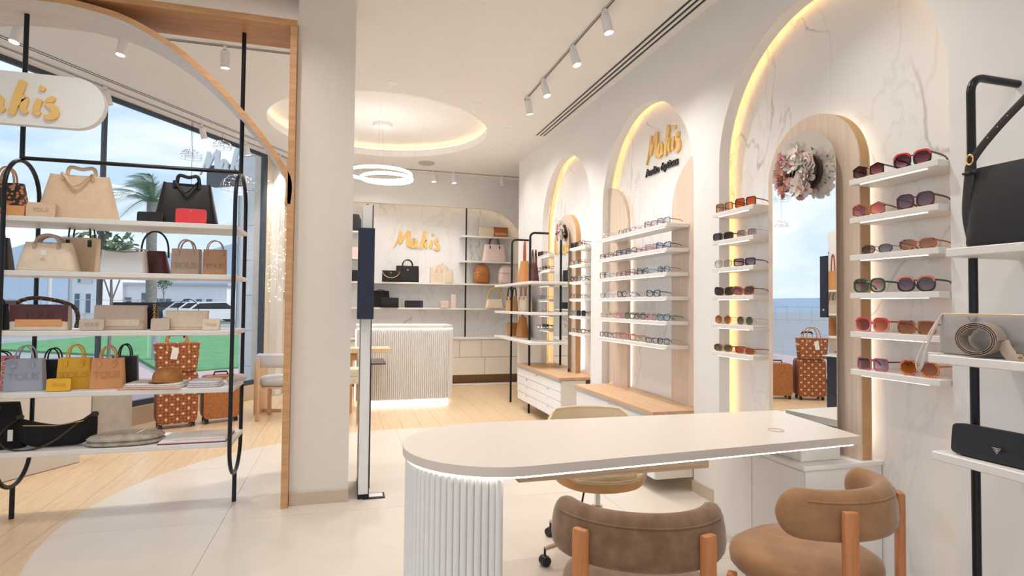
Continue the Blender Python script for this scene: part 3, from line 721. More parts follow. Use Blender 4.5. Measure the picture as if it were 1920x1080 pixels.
for px, lab, tl in ((37, 'lit spotlight behind the portal, nearest the left edge', (-.2, .15)), (233, 'lit spotlight behind the portal arch, middle of three', (-.1, .12)), (423, 'lit spotlight behind the portal, nearest the column', (.1, 0))):
    q = at(px, 85 if px > 300 else 50, 2, CZ); spot_lamp((at(px, 70, 1, 5.09).x, 5.085, CZ-.008), lab, 'spotlights behind the portal', tl, 42)
p_a, p_b = wp(5.24, -1, CZ), wp(5.24, 7.6, CZ); track(p_a, p_b, 'lamp track along the ceiling beside the window wall')
for t_, lab, on in ((3.1, 'white spotlight by the window at the left edge', 1), (4.32, 'small white spotlight by the window above the sign', 0), (5.52, 'white spotlight by the window over the wire lamps', 1), (6.25, 'white spotlight by the window behind the rack post', 1), (6.93, 'white spotlight nearest the window corner', 1)):
    q = wp(5.24, t_, CZ-.008); spot_lamp(q, lab, 'spotlights along the window', (.15, -.2), 34, bool(on))
track((-.3, 8.92, CZ), (2.9, 8.92, CZ), 'lamp track in front of the back wall')
for i, px in enumerate((746, 812, 850, 941)):
    q = at(px, 322, 1, 8.92); spot_lamp((q.x, 8.92, CZ-.008), ['spotlight on the back track behind the ring lamp', 'lit tilted spotlight on the back track', 'spotlight on the back track, centre', 'spotlight on the back track nearest the corner'][i], 'spotlights on the back track', (-.1, -.1), 20, i in (1, 2, 0))
def downlight(x, y, z, lab, on=False, power=10, grp='small recessed ceiling downlights'):
    t = thing('ceiling_downlight', lab, 'downlight', (x, y, z-.0005), 0, grp)
    MB().lathe([(.030, -.006), (.045, -.004), (.048, 0), (.02, 0)], 24).build('trim_ring', WHITE, t)
    MB().lathe([(.001, -.003), (.028, -.0035), (.028, -.001), (.001, -.001)], 18).build('lens', LENSL if on else M('grey_lens', (.5, .48, .46), .4), t)
    if on:
        l = bpy.data.lights.new('down', 'SPOT'); l.energy = power*LAMP; l.color = (1, .95, .90); l.spot_size = radians(140); l.spot_blend = 1; l.shadow_soft_size = .05
        o = bpy.data.objects.new('lamp_light', l); COL.objects.link(o); o.parent = t; o.location = (0, 0, -.02)
for x, y, lab in ((.38, 5.47, 'recessed downlight near side of the ceiling circle'), (1.27, 5.79, 'recessed downlight right front of the ceiling circle'), (1.80, 6.52, 'recessed downlight right of the ceiling circle'), (1.80, 7.45, 'recessed downlight right rear of the ceiling circle'), (1.26, 8.23, 'recessed downlight behind the ceiling circle'), (.38, 8.49, 'recessed downlight behind ring lamp canopy')):
    downlight(x, y, CZ, lab, True, 30 if y > 6 else 80)
for x, y in ((-.62, 3.35), (.6, 2.3), (.6, .6), (-1.4, 1.8), (-1.4, 3.2), (1.2, 3.6), (-.4, .6), (.3, -1.0)):  # unseen downlights added for general light, except the one above the portal
    downlight(x, y, CZ, 'lit downlight above the portal head' if (x, y) == (-.62, 3.35) else 'unseen added downlight over the front shop floor, %s' % ('left' if x < 0 else 'right')+(' nearest' if y < 0 else ' front' if y < 1 else ' rear' if y > 3 else ' middle'), True, 30, 'front shop downlights')
MB().lathe([(.001, -.02), (.10, -.02), (.115, -.012), (.118, 0), (.001, 0)], 28).build('ceiling_speaker', M('grey_grille', (.50, .48, .45), .6))
o = bpy.data.objects['ceiling_speaker']; o.location = (1.10, 8.45, CZ-.001); tag(o, 'flat round grey ceiling speaker beside the back track', 'speaker')
# ring pendant
rp = thing('ring_pendant', 'double glowing ring pendant lamp under the ceiling circle', 'pendant lamp', (.40, 7.05, 2.83))
def ring(r, z, x=0, y=0): return [(x+r*cos(a), y+r*sin(a), z) for a in [2*pi*i/48 for i in range(48)]]
LEDR = emis('ring_led', (1, .95, .9), 8)
for r, z, x, y in ((.375, .02, -.04, .0), (.30, -.035, .045, -.02)):
    MB().tube(ring(r, z, x, y), .014, 8, closed=True, flat=1.3).build('ring', LEDR, rp)
    for k in range(3):
        a = 2*pi*k/3+.4; MB().tube([(x+r*cos(a), y+r*sin(a), z), (.55*cos(a), .55*sin(a), CZ+.165-2.83)], .0012, 4).build('wire', CHROME, rp)
MB().lathe([(.001, -.045), (.12, -.045), (.12, 0), (.001, 0)], 32, o=(0, .25, CZ+.165-2.83)).build('canopy', WHITE, rp)

# ------------------------------------------------------------------ pole shelves on the arch wall
def pole_shelf(lab, ys, shelves, zt, zb=0.0, x=2.14, r=.014):
    c = sum(ys)/len(ys); t = thing('pole_shelf', lab, 'shelf rack', (x, c, 0))
    for y in ys:
        path = [V((0, y-c, zb)), V((0, y-c, 1.0)), V((0, y-c, zt-.06))] + [V((.06-.06*cos(a), y-c, zt-.06+.06*sin(a))) for a in [pi/2*i/8 for i in range(1, 9)]] + [V((WX-x, y-c, zt))]
        MB().tube(path, r, 12).build('pole', BLK, t)
    for z, x0, y0, y1 in shelves: B(x0-x, WX-x-.001, y0-c, y1-c, z-.03, z, bev=.003).build('shelf', SHELF, t)
    return t
pole_shelf('thick black wall pole with three white shelves at the right edge', [1.522, .62], [(1.512, 2.02, .35, 1.53), (1.140, 1.99, .35, 1.575), (.802, 1.99, .35, 1.565)], 2.135)
pole_shelf('pair of slim black wall poles with white shelves before the far arch', [7.48, 6.68], [(1.575, 2.02, 6.28, 7.93), (1.215, 2.02, 6.28, 7.93), (.875, 2.02, 6.28, 7.93)], 2.18)

# mirror-faced unit hidden behind the column, which the near mirror shows
ru = thing('mirror_display_unit', 'dark navy drawer unit with tall mirror behind the column, seen in the near mirror', 'cabinet', (-.20, 4.80, 0))
bd = B(-.12, .05, -.11, .11, 0, .80, bev=.003).build('body', NAVY, ru)
for k in range(4): B(.051, .058, -.106, .106, .02+.195*k, .205+.195*k, bev=.002).build('drawer', NAVY, ru)
B(-.12, .10, -.15, .12, .80, .812, bev=.002).build('glass_ledge', M('pale_glass_ledge', (.55, .65, .68), .15), ru)
B(-.10, .02, -.11, .11, .812, 2.10).build('mirror_body', WHITE, ru); B(.021, .026, -.108, .108, .83, 2.09).build('mirror_panel', MIRR, ru)
B(-.08, .03, .115, .22, 1.20, 1.85, bev=.003).build('navy_box', NAVY, ru); MB().ball((.032, .17, 1.28), .012, (.3, 1, 1)).build('lock', CHROME, ru)

# ------------------------------------------------------------------ eyewear
random.seed(11)
FR = {'black': (.012, .011, .013), 'dark brown': (.06, .028, .018), 'brown': (.16, .07, .03), 'amber': (.42, .18, .05), 'olive green': (.13, .14, .04), 'green': (.03, .10, .045), 'teal': (.04, .20, .20),
      'burgundy': (.10, .015, .025), 'red': (.75, .06, .05), 'coral': (.80, .22, .13), 'pink': (.72, .24, .26), 'beige': (.70, .52, .38), 'gold': (.65, .45, .18), 'silver': (.55, .55, .55), 'navy': (.03, .05, .14), 'grey': (.18, .18, .20)}
def fmat(c):
    if c == 'tortoiseshell': return MATS.get('fr_tort') or spotted('fr_tort', (.42, .13, .03), (.04, .015, .01), 85, .30, .25)
    if c == 'speckled': return MATS.get('fr_speck') or spotted('fr_speck', (.62, .12, .12), (.05, .12, .2), 260, .38, .25)
    if c == 'multicoloured': return MATS.get('fr_multi') or spotted('fr_multi', (.75, .22, .05), (.06, .10, .25), 150, .36, .25)
    if c == 'clear': return glassy('fr_clear', (.93, .90, .87), .75)
    return M('fr_'+c.replace(' ', '_'), FR[c], .22, metal=.8 if c in ('gold', 'silver') else 0, na=.1, ns=40)
LN = {'clear': ((.93, .95, .97), None), 'plum': ((.28, .12, .17), (.62, .40, .45)), 'amber': ((.62, .28, .08), (.85, .55, .25)), 'orange': ((.72, .22, .06), (.85, .40, .15)), 'grey': ((.32, .29, .33), (.55, .5, .52)), 'mauve': ((.50, .40, .46), (.80, .70, .72)),
      'dark': ((.05, .04, .05), (.2, .15, .15)), 'green': ((.22, .30, .22), (.45, .5, .4)), 'lilac': ((.45, .38, .55), (.8, .7, .8)), 'yellow': ((.75, .50, .18), (.85, .65, .35)), 'bluish': ((.76, .80, .88), (.90, .92, .96)), 'pink': ((.66, .22, .20), (.9, .6, .5))}
def lmat(c): return glassy('lens_'+c, LN[c][0], .94 if c != 'clear' else .90, grad=LN[c][1])
SH = {'round': (.046, .044, 2), 'oval': (.052, .033, 2.1), 'square': (.052, .043, 4.2), 'rectangular': (.053, .033, 4), 'hexagonal': (.052, .044, 3), 'cat-eye': (.054, .040, 2.6), 'octagonal': (.056, .047, 3), 'shield': (.058, .036, 3), 'half-moon': (.055, .032, 2.4), 'thin round': (.046, .042, 2), 'thin oval': (.05, .032, 2.1), 'thin rectangular': (.050, .036, 3.5), 'chunky round': (.053, .048, 2.3)}
def lens_outline(shape, k=1.0, n=28):
    w_, h_, e = SH[shape]; w_ *= .5; h_ *= .5; out = []
    nn = {'hexagonal': 6, 'octagonal': 8}.get(shape, n)
    for i in range(nn):
        a = 2*pi*(i+.5*(nn < 20))/nn; c, s_ = cos(a), sin(a)
        if nn < 20: x_, y_ = c*w_*1.06, s_*h_*1.1
        else: x_, y_ = w_*math.copysign(abs(c)**(2/e), c), h_*math.copysign(abs(s_)**(2/e), s_)
        if shape == 'cat-eye': y_ += .16*x_*(1 if y_ > 0 else .3); x_ *= 1.04
        if shape == 'half-moon' and y_ > 0: y_ *= .62
        out.append((x_+math.copysign(k, x_), y_+math.copysign(k, y_)*min(1, abs(y_)/(h_*.5)) if h_ else y_))
    return out
def glasses(label, group, loc, rz, frame, shape, lens, temple=None, sc_=1.0, cat='glasses', brow=None):
    t = thing('sunglasses' if lens not in ('clear', 'bluish') else 'eyeglasses', label, 'sunglasses' if lens not in ('clear', 'bluish') else 'eyeglasses', loc, rz, group)
    th = .0019 if shape.startswith('thin') or frame in ('gold', 'silver') else (.0052 if shape in ('chunky round', 'octagonal') else .0043)
    w_, h_, _ = SH[shape]; cx = w_/2+.0085; cz = h_/2+th+.001; fm = fmat(frame); tm = fmat(temple or frame)
    mb = MB(); o = MB()
    for sx in (-1, 1):
        inn = [(cx*sx+sx*a, cz+b) for a, b in lens_outline(shape, 0)]; out = [(cx*sx+sx*a, cz+b) for a, b in lens_outline(shape, th)]
        mb.prism(out, XZY, -.002, .0018, holes=[inn])
        l = MB().prism([(cx*sx+sx*a, cz+b) for a, b in lens_outline(shape, .0002)], XZY, -.0003, .0006); l.build('lens', lmat(lens), t, smooth=False)
        tz = cz+h_*.28; ex = sx*(cx+w_/2+th*.8)
        MB().tube([(ex*.985, -.0008, tz), (ex, .012, tz), (ex*1.0, .06, tz-.001), (ex*.985, .098, tz-.004), (ex*.96, .122, tz-.013), (ex*.945, .136, tz-.026)], [max(th*.75, .0012)]*3+[max(th*.6, .0011)]*2+[max(th*.8, .0014)], 6, flat=1.0).build('temple', tm, t)
    mb.tube([(-.010, 0, cz+h_*.18), (-.004, -.001, cz+h_*.28), (.004, -.001, cz+h_*.28), (.010, 0, cz+h_*.18)], max(th*.6, .0011), 6)
    mb.build('frame_front', fm, t)
    if brow:
        b = MB()
        for sx in (-1, 1):
            oo = lens_outline(shape, th+.0006); up_ = [(cx*sx+sx*a, cz+q) for a, q in oo if q > h_*.08]; lo = [(cx*sx+sx*a, cz+q) for a, q in lens_outline(shape, .0004) if q > h_*.08]
            n_ = min(len(up_), len(lo)); b.loft([[V((u[0], -.0028, u[1])), V((v_[0], -.0028, v_[1])), V((v_[0], -.0015, v_[1])), V((u[0], -.0015, u[1]))] for u, v_ in zip(up_[:n_], lo[:n_])])
        b.build('brow', fmat(brow), t, label=brow+' upper rim')
    if sc_ != 1: t.scale = (sc_,)*3
    return t
WORD = ['first', 'second', 'third', 'fourth', 'fifth', 'sixth', 'seventh', 'eighth']
def put(px, row, x, spec, lab, grp):
    z = SHZ[row]; q = at(px, 560, 0, x)
    fr, sh, ln = spec[:3]; kw = spec[3] if len(spec) > 3 else {}
    glasses(lab, grp, (x, q.y, z+.0004), -pi/2+random.uniform(.10, .30), fr, sh, ln, sc_=1.14 if x > 2.31 else 1.08, **kw)
near_r = [((1630, 'black', 'hexagonal', 'plum'), (1713, 'black', 'chunky round', 'plum', {'brow': 'red'})),
          ((1630, 'tortoiseshell', 'hexagonal', 'pink'), (1718, 'burgundy', 'chunky round', 'plum')),
          ((1645, 'dark brown', 'thin oval', 'grey'), (1722, 'tortoiseshell', 'oval', 'amber')),
          ((1630, 'green', 'chunky round', 'mauve'), (1718, 'black', 'chunky round', 'plum', {'brow': 'coral'})),
          ((1635, 'pink', 'chunky round', 'amber', {'brow': 'red', 'temple': 'red'}), (1718, 'tortoiseshell', 'square', 'amber')),
          ((1635, 'speckled', 'square', 'lilac', {'temple': 'dark brown'}), (1722, 'multicoloured', 'octagonal', 'amber'))]
near_l = [((1358, 'brown', 'square', 'yellow'), (1398, 'dark brown', 'square', 'orange')), ((1356, 'dark brown', 'shield', 'dark'), (1400, 'gold', 'shield', 'mauve')),
          ((1356, 'gold', 'thin round', 'bluish'), (1396, 'black', 'rectangular', 'lilac')), ((1358, 'dark brown', 'cat-eye', 'dark'), (1394, 'tortoiseshell', 'cat-eye', 'plum')),
          ((1356, 'gold', 'hexagonal', 'amber'), (1397, 'gold', 'thin round', 'green')), ((1356, 'tortoiseshell', 'oval', 'green'), (1396, 'tortoiseshell', 'half-moon', 'orange'))]
for i, row in enumerate(near_r):
    for j, s in enumerate(row):
        put(s[0], i, 2.35, s[1:], '%s %s sunglasses, %s lenses, %s of two, %s shelf right of near mirror' % (s[1], s[2], s[3], ['left', 'right'][j], ORD[i]), 'sunglasses right of the near mirror')
for i, row in enumerate(near_l):
    for j, s in enumerate(row):
        put(s[0], i, 2.35, s[1:], '%s %s glasses, %s lenses, %s of two, %s shelf left of near mirror' % (s[1], s[2], s[3], ['left', 'right'][j], ORD[i]), 'sunglasses left of the near mirror')
mid = [[(1134, 'clear', 'square', 'clear'), (1150, 'beige', 'rectangular', 'clear'), (1166, 'brown', 'thin round', 'clear'), (1181, 'grey', 'thin round', 'clear'), (1199, 'pink', 'thin rectangular', 'clear'), (1219, 'tortoiseshell', 'square', 'bluish'), (1243, 'grey', 'square', 'bluish', {'temple': 'amber'})],
       [(1133, 'dark brown', 'rectangular', 'clear'), (1148, 'amber', 'cat-eye', 'clear'), (1164, 'navy', 'square', 'bluish'), (1182, 'brown', 'square', 'bluish'), (1201, 'red', 'thin rectangular', 'clear'), (1221, 'pink', 'square', 'bluish'), (1243, 'navy', 'cat-eye', 'bluish', {'temple': 'burgundy'})],
       [(1133, 'brown', 'square', 'clear'), (1148, 'clear', 'square', 'clear'), (1164, 'tortoiseshell', 'rectangular', 'clear'), (1180, 'amber', 'square', 'bluish'), (1204, 'dark brown', 'cat-eye', 'bluish'), (1224, 'clear', 'square', 'clear'), (1243, 'black', 'thin round', 'bluish', {'temple': 'brown'})],
       [(1133, 'grey', 'thin rectangular', 'clear'), (1148, 'clear', 'round', 'clear'), (1165, 'burgundy', 'round', 'clear'), (1182, 'silver', 'thin round', 'clear'), (1224, 'dark brown', 'cat-eye', 'bluish')],
       [(1133, 'beige', 'rectangular', 'clear'), (1148, 'beige', 'round', 'clear'), (1163, 'pink', 'round', 'clear'), (1180, 'olive green', 'round', 'bluish'), (1199, 'brown', 'round', 'bluish'), (1220, 'pink', 'round', 'bluish'), (1243, 'teal', 'cat-eye', 'clear')],
       [(1132, 'black', 'thin round', 'clear'), (1147, 'olive green', 'thin round', 'clear'), (1163, 'pink', 'square', 'clear', {'brow': 'red'}), (1181, 'coral', 'square', 'clear'), (1200, 'gold', 'thin rectangular', 'clear'), (1222, 'black', 'thin rectangular', 'clear', {'brow': 'black'}), (1243, 'black', 'thin round', 'bluish', {'temple': 'brown'})]]
for i, row in enumerate(mid):
    for j, s in enumerate(row):
        put(s[0]+1, i, 2.30, s[1:], '%s %s glasses, %s from left, %s shelf of middle arch' % (s[1], s[2], WORD[j], ORD[i]), 'glasses in the middle arch')
far_r = [('black', 'square', 'dark'), ('brown', 'rectangular', 'clear'), ('dark brown', 'round', 'clear'), ('brown', 'thin round', 'clear'), ('grey', 'round', 'clear'), ('brown', 'thin rectangular', 'clear')]
far_l = [('black', 'square', 'dark'), ('amber', 'thin rectangular', 'clear'), ('dark brown', 'rectangular', 'clear'), ('grey', 'thin round', 'clear'), ('clear', 'thin rectangular', 'clear'), ('olive green', 'thin rectangular', 'clear')]
for i in range(6):
    a = far_r[i]; b = far_r[(i+2) % 6]
    put(1076, i, 2.345, a, '%s %s glasses, left of two, %s shelf right of far mirror' % (a[0], a[1], ORD[i]), 'glasses beside the far mirror')
    put(1090, i, 2.345, b, '%s %s glasses, right of two, %s shelf right of far mirror' % (b[0], b[1], ORD[i]), 'glasses beside the far mirror')
    a = far_l[i]; b = far_l[(i+1) % 6]
    put(1013, i, 2.345, a, '%s %s glasses, left of two, %s shelf left of far mirror' % (a[0], a[1], ORD[i]), 'glasses beside the far mirror')
    put(1023.5, i, 2.345, b, '%s %s glasses, right of two, %s shelf left of far mirror' % (b[0], b[1], ORD[i]), 'glasses beside the far mirror')

# ------------------------------------------------------------------ wreaths
WPET = M('white_petal', (.85, .78, .72), .6, na=.08); PPET = M('pink_petal', (.80, .42, .42), .6, na=.3, ns=60); PINKC = M('rose_center', (.75, .18, .14), .6); YELC = M('ochre_center', (.55, .30, .06), .7)
LEAF = M('leaf_green', (.08, .20, .04), .5, na=.3); VINE = M('vine_brown', (.06, .03, .02), .8)
def flower_mesh(mat, n, L, W, cup):
    mb = MB()
    for k in range(n):
        r_ = Matrix.Rotation(2*pi*k/n, 3, 'Y'); q = []
        for u, w_ in ((.12, .25), (.45, .9), (.75, 1), (.95, .6), (1.0, .15)):
            for s_ in (-1, 0, 1): q.append(r_ @ V((s_*W*w_/2, -cup*L*(u**1.5) - (.002 if s_ else 0), u*L)))
        mb.faces(q, [(a*3+b, a*3+b+1, a*3+b+4, a*3+b+3) for a in range(4) for b in range(2)])
    return mb.mesh('flower', mat, ang=80)
fw = flower_mesh(WPET, 5, .036, .026, .35); fw2 = flower_mesh(WPET, 6, .030, .018, .6); fp_ = flower_mesh(PPET, 13, .020, .007, .5)
cw = MB().ball((0, -.005, 0), .007, (1, .7, 1)).mesh('flower_center', PINKC); cy = MB().ball((0, -.007, 0), .008, (1, .6, 1)).mesh('flower_center', YELC)
lf = MB().faces([(-.001, 0, 0), (.001, 0, 0), (-.010, -.003, .016), (.010, -.003, .016), (-.006, -.002, .032), (.006, -.002, .032), (0, 0, .042)], [(0, 1, 3, 2), (2, 3, 5, 4), (4, 5, 6)]).mesh('leaf', LEAF)
def wreath(lab, loc, s_=1):
    t = thing('flower_wreath', lab, 'wreath', loc, -pi/2); random.seed(5)
    MB().tube([(.072*cos(a), -.014, .072*sin(a)) for a in [2*pi*i/30 for i in range(30)]], .012, 8, closed=True).build('vine_ring', VINE, t)
    def add(me, r, a, y, sc2, tilt, cm=None):
        f = place('flower' if cm else 'leaf', me, t, (r*cos(a), y, r*sin(a))); f.rotation_euler = (random.uniform(-.5, .5)*tilt, random.uniform(0, 6), random.uniform(-.7, .7)*tilt); f.scale = (sc2,)*3
        if cm: place('flower_center', cm, f)
    for i in range(46):
        a = random.uniform(-1.9, 2.3); add(random.choice((fw, fw, fw2)), random.uniform(.035, .105), a, random.uniform(-.055, -.025), random.uniform(.85, 1.15), .8, cw)
    for i in range(44):
        a = random.uniform(2.2, 4.3); add(fp_, random.uniform(.05, .115), a, random.uniform(-.05, -.03), random.uniform(.8, 1.2), .9, random.choice((cy, cw)))
    for i in range(22): add(lf, random.uniform(.05, .1), random.uniform(0, 6.28), random.uniform(-.05, -.03), random.uniform(.8, 1.1), .8)
    t.scale = (s_,)*3; return t
q = at(1505, 320, 0, 2.30); wreath('pink and white flower wreath on the near arched mirror', (2.335, q.y+.035, q.z), 1.2)
q = at(1053, 433, 0, 2.30); wreath('small pink and white flower wreath on the far arched mirror', (2.335, q.y+.03, q.z), .95)

# ------------------------------------------------------------------ bags
def leather(name, col, rough=.45, **k): return M(name, col, rough, ns=30, na=.07, bump=.03, **k)
BEIGE = leather('beige_leather', (.76, .55, .37)); CREAM = leather('cream_leather_bag', (.80, .66, .50)); BLKL = leather('black_leather', (.008, .007, .009), .42)
BLKS = leather('black_suede', (.008, .007, .008), .9); REDL = leather('red_leather', (.78, .05, .06), .4); TAUPE = leather('taupe_leather', (.52, .36, .27)); BROWNL = leather('cognac_leather', (.50, .27, .14))
SILV = M('silver_leather', (.72, .68, .63), .28, metal=.6, na=.06, ns=8); MAROON = leather('maroon_leather', (.10, .022, .02), .4); ORNG = leather('peach_leather', (.80, .38, .15)); YEL = leather('yellow_leather', (.85, .46, .02))
GREYB = leather('bluegrey_leather', (.40, .43, .53)); TANO = leather('tan_orange_leather', (.74, .34, .13)); GLIT = M('glitter_beige', (.66, .52, .42), .4, ns=220, na=.22, bump=.1); PINKB = leather('pink_leather', (.72, .25, .27))
DKCAN = spotted('dark_monogram', (.009, .010, .016), (.020, .013, .012), 60, .3, .42); TANB = leather('saddle_leather', (.58, .24, .07)); TANW = M('tan_woven', (.60, .27, .09), .8, ns=200, na=.25, bump=.3)
PALEP = leather('pale_pink_leather', (.78, .60, .54)); TANMON = spotted('tan_monogram', (.42, .15, .04), (.24, .08, .022), 55, .28, .5); STEEL = M('pewter_leather', (.46, .43, .42), .38, metal=.35, ns=5, na=.18)
CHECK = checker_mat('lattice_canvas', ((.24, .05, .018), (.37, .13, .03), (.74, .60, .40)), 42)
LEOP = spotted('leopard_print', (.02, .012, .01), (.62, .20, .05), 42, .36, .6)
TAGW = M('paper_tag', (.85, .84, .82), .8)
def arc_handle(w_, h_, y, z0, r, flat=1, n=16):
    return [V((-w_/2, y, z0-.03)), V((-w_/2, y, z0))] + [V((-w_/2*cos(pi*i/n), y, z0+h_*sin(pi*i/n)**.8)) for i in range(1, n)] + [V((w_/2, y, z0)), V((w_/2, y, z0-.03))]
def tote(name, label, loc, rz, wb, wt, h, d, mat, group=None, hw=.5, hh=.4, hr=.004, hmat=None, word=None, sag=0, tagc=False, dt=.35, e=7, edge=None, handles=2, drop=False, ws=.30, wz=.34):
    t = thing(name, label, 'bag', loc, rz, group); rings = []
    for i, u in enumerate((0, .012, .05, .2, .4, .6, .8, .94, .99, 1)):
        k = .965 if i == 0 else (.985 if i == 1 else 1); w_ = wb+(wt-wb)*u; dd = d*(1-(1-dt)*u**1.5)
        r = sup(w_*k, dd*k, h*u, 36, e)
        if sag: r = [V((p.x, p.y, p.z-sag*h*u*u*(1-min(1, abs(p.x)/(w_/2))**2))) for p in r]
        rings.append(r)
    MB().loft(rings).build('body', mat, t, ang=50)
    hm_ = hmat or mat
    if drop:
        w2 = wt*hw/2; y_ = -d*.5*dt-.012
        for (sg, dz, yy) in ((-1, -.30, y_), (1, .13, d*.12)):
            P = [V((-w2, yy, h*.86)), V((-w2, yy-.004*(sg < 0), h*1.0)), V((-w2*.8, yy-.012*(sg < 0), h*(1.05+(dz if sg > 0 else -.12)))), V((0, yy-(.035 if sg < 0 else 0), h*(1.02+dz))), V((w2*.8, yy-.012*(sg < 0), h*(1.05+(dz if sg > 0 else -.10)))), V((w2, yy-.004*(sg < 0), h*1.0)), V((w2, yy, h*.86))]
            MB().tube(spline(P, 6), hr*1.15, 8, flat=.35, up=(0, 1, 0)).build('handle', hm_, t)
        handles = 0
    for s_ in ((-1, 1) if handles == 2 else (0,)):
        if handles == 0: break
        MB().tube(arc_handle(wt*hw, h*hh, s_*d*dt*.42, h*(1-sag*.5)-.012, hr), hr, 8).build('handle', hm_, t)
        if handles == 2 and s_ < 0:
            for sx in (-1, 1): MB().box(sx*wt*hw/2-.010, sx*wt*hw/2+.010, -d*.5*(dt+.15)-.003, -d*.5*dt+.004, h*.74, h*.93, bev=.002).build('handle_tab', hm_, t)
    if edge: MB().box(-wt*.47, wt*.47, -d*dt*.5-.003, d*dt*.5+.003, h-.006, h+.004, bev=.002).build('trim', edge, t)
    if word: text(word, wb*ws, .0016, darker(mat), t, (0, -d*.5*(1-(1-dt)*wz**1.5)-.0015, h*wz), (pi/2-atan2(d*(1-dt)/2, h), 0, 0), label='embossed lettering', bold=.001)
    if tagc: MB().box(-.013, .013, -d*.5-.008, -d*.5-.005, h*.52, h*.70, bev=.002, rot=None).build('hang_tag', tagc if not isinstance(tagc, bool) else mat, t)
    return t
def flapbag(label, loc, rz, w_, h, d, body, flap, mid_=None, word=None, group=None, strap=None, fh=.62):
    t = thing('flap_bag', label, 'bag', loc, rz, group)
    MB().loft([sup(w_*a, d*a2, h*u, 36, 9) for u, a, a2 in ((0, .97, .9), (.02, 1, 1), (.6, .99, 1), (.96, .97, .8), (1, .96, .7))]).build('body', body, t, ang=50)
    P = [(-d*.52, h*(1-fh)), (-d*.535, h*.7), (-d*.5, h*.98), (-d*.3, h*1.025), (d*.3, h*1.025), (d*.45, h*.95)]
    Q = [(y*1.0+(.006 if y > -.4*d else .007), z-.006) for y, z in P]
    MB().prism(P+Q[::-1], lambda u, v, x: V((x, u, v)), -w_*.495, w_*.495).build('flap', flap, t, ang=30)
    if mid_: MB().box(-w_*.40, w_*.40, -d*.525, -d*.49, h*.16, h*(1-fh)+.01, bev=.002).build('front_pocket', mid_, t)
    if word: text(word, w_*.2, .0014, darker(flap), t, (0, -d*.545, h*.60), (pi/2, 0, 0), label='embossed lettering', bold=.001)
    if strap: MB().tube(strap[0], strap[1], 8).build('strap', strap[2], t)
    return t
def wallet(label, loc, rz, w_, h, d, mat, word=None, logo=None, tilt=.10, group='small wallets among the bags'):
    t = thing('wallet', label, 'wallet', loc, rz, group); r_ = Matrix.Rotation(-tilt, 3, 'X')
    MB().prism([(x_, z_) for x_, z_ in [(p.x, p.y+h/2) for p in sup(w_, h, 0, 28, 9)]], lambda u, v, dd: r_ @ V((u, dd, v))+V((0, 0, .001)), -d/2, d/2).build('body', mat, t)
    MB().tube([r_ @ V((p.x, 0, p.y+h/2))+V((0, 0, .001)) for p in sup(w_*1.004, h*1.008, 0, 28, 9)], .0012, 5, closed=True).build('zip', M('zip_dark', (.1, .07, .05), .5) if mat not in (BLKL,) else GOLD, t)
    if word: text(word, w_*.22, .0012, darker(mat), t, r_ @ V((0, -d/2-.0009, h*.5)), (pi/2-tilt, 0, 0), label='embossed lettering', bold=.001)
    if logo: MB().prism(logo, lambda u, v, dd: r_ @ V((u, dd, v+h*.8)), -d/2-.003, -d/2).build('emblem', GOLD, t)
    return t
TRI = [(-.012, .008), (.012, .008), (0, -.010)]
def tri_badge(t, loc, s_, mat=None, rot=(0, 0, 0)):
    o = MB().prism([(a*s_, b*s_) for a, b in TRI], XZY, -.003, 0, holes=[[(a*s_*.72, b*s_*.72) for a, b in TRI]]).prism([(a*s_*.45, b*s_*.45) for a, b in TRI], XZY, -.0025, 0).build('triangle_emblem', mat or GOLD, t, label='metal triangle emblem')
    o.location = loc; o.rotation_euler = rot; return o
def backpack(label, loc, rz, w_, h, d, mat, group=None):
    t = thing('backpack', label, 'backpack', loc, rz, group)
    MB().loft([sup(w_*a, d*a, h*u, 32, 3.2) for u, a in ((0, .88), (.03, .98), (.3, 1), (.6, .96), (.78, .84), (.9, .62), (.97, .36), (1, .1))]).build('body', mat, t, ang=80)
    MB().loft([sup(w_*.74*a, d*.4, h*.08+h*.36*u, 24, 4, cy=-d*.42) for u, a in ((0, .9), (.08, 1), (.85, .98), (1, .88))]).build('front_pocket', mat, t, ang=80)
    MB().tube([(-.02, 0, h*.96)]+[(-.022*cos(pi*i/8), 0, h*.97+.05*sin(pi*i/8)) for i in range(1, 8)]+[(.02, 0, h*.96)], .004, 6).build('handle', mat, t)
    MB().tube([V((p.x, p.y, h*.55)) for p in sup(w_*.985, d*.985, 0, 32, 3.2)], .003, 6, closed=True).build('zip', GOLD, t)
    return t
def on(px, row, yy=4.12): q = at(px, 500, 1, yy); return (q.x, yy, SZ[row]+.0006)
# top shelf
tote('leopard_bag', 'leopard print bag at the left end of the top rack shelf', on(8, 0, 4.16), 0, .22, .17, .215, .12, LEOP, hw=.5, hh=.5, hr=.006, hmat=BROWNL)
wallet('orange wallet before the leopard print bag', on(22, 0, 4.02), 0, .105, .062, .02, ORNG)
wallet('small beige wallet beside the leopard print bag', on(74, 0, 4.03), 0, .145, .088, .025, BEIGE, 'TOUS')
tote('tote_bag', 'large beige leather tote on the top rack shelf', on(146, 0, 4.15), radians(4), .42, .30, .285, .17, BEIGE, sag=.06, hw=.50, hh=.30, hr=.010, dt=.42, e=5, drop=True)
wallet('small black wallet left of the red wallet', on(278, 0, 4.05), 0, .135, .066, .022, BLKL)
tote('tote_bag', 'large black leather tote behind the red wallet', on(348, 0, 4.19), radians(5), .375, .27, .285, .17, BLKL, sag=.10, hw=.48, hh=.30, hr=.010, dt=.42, e=5, drop=True)
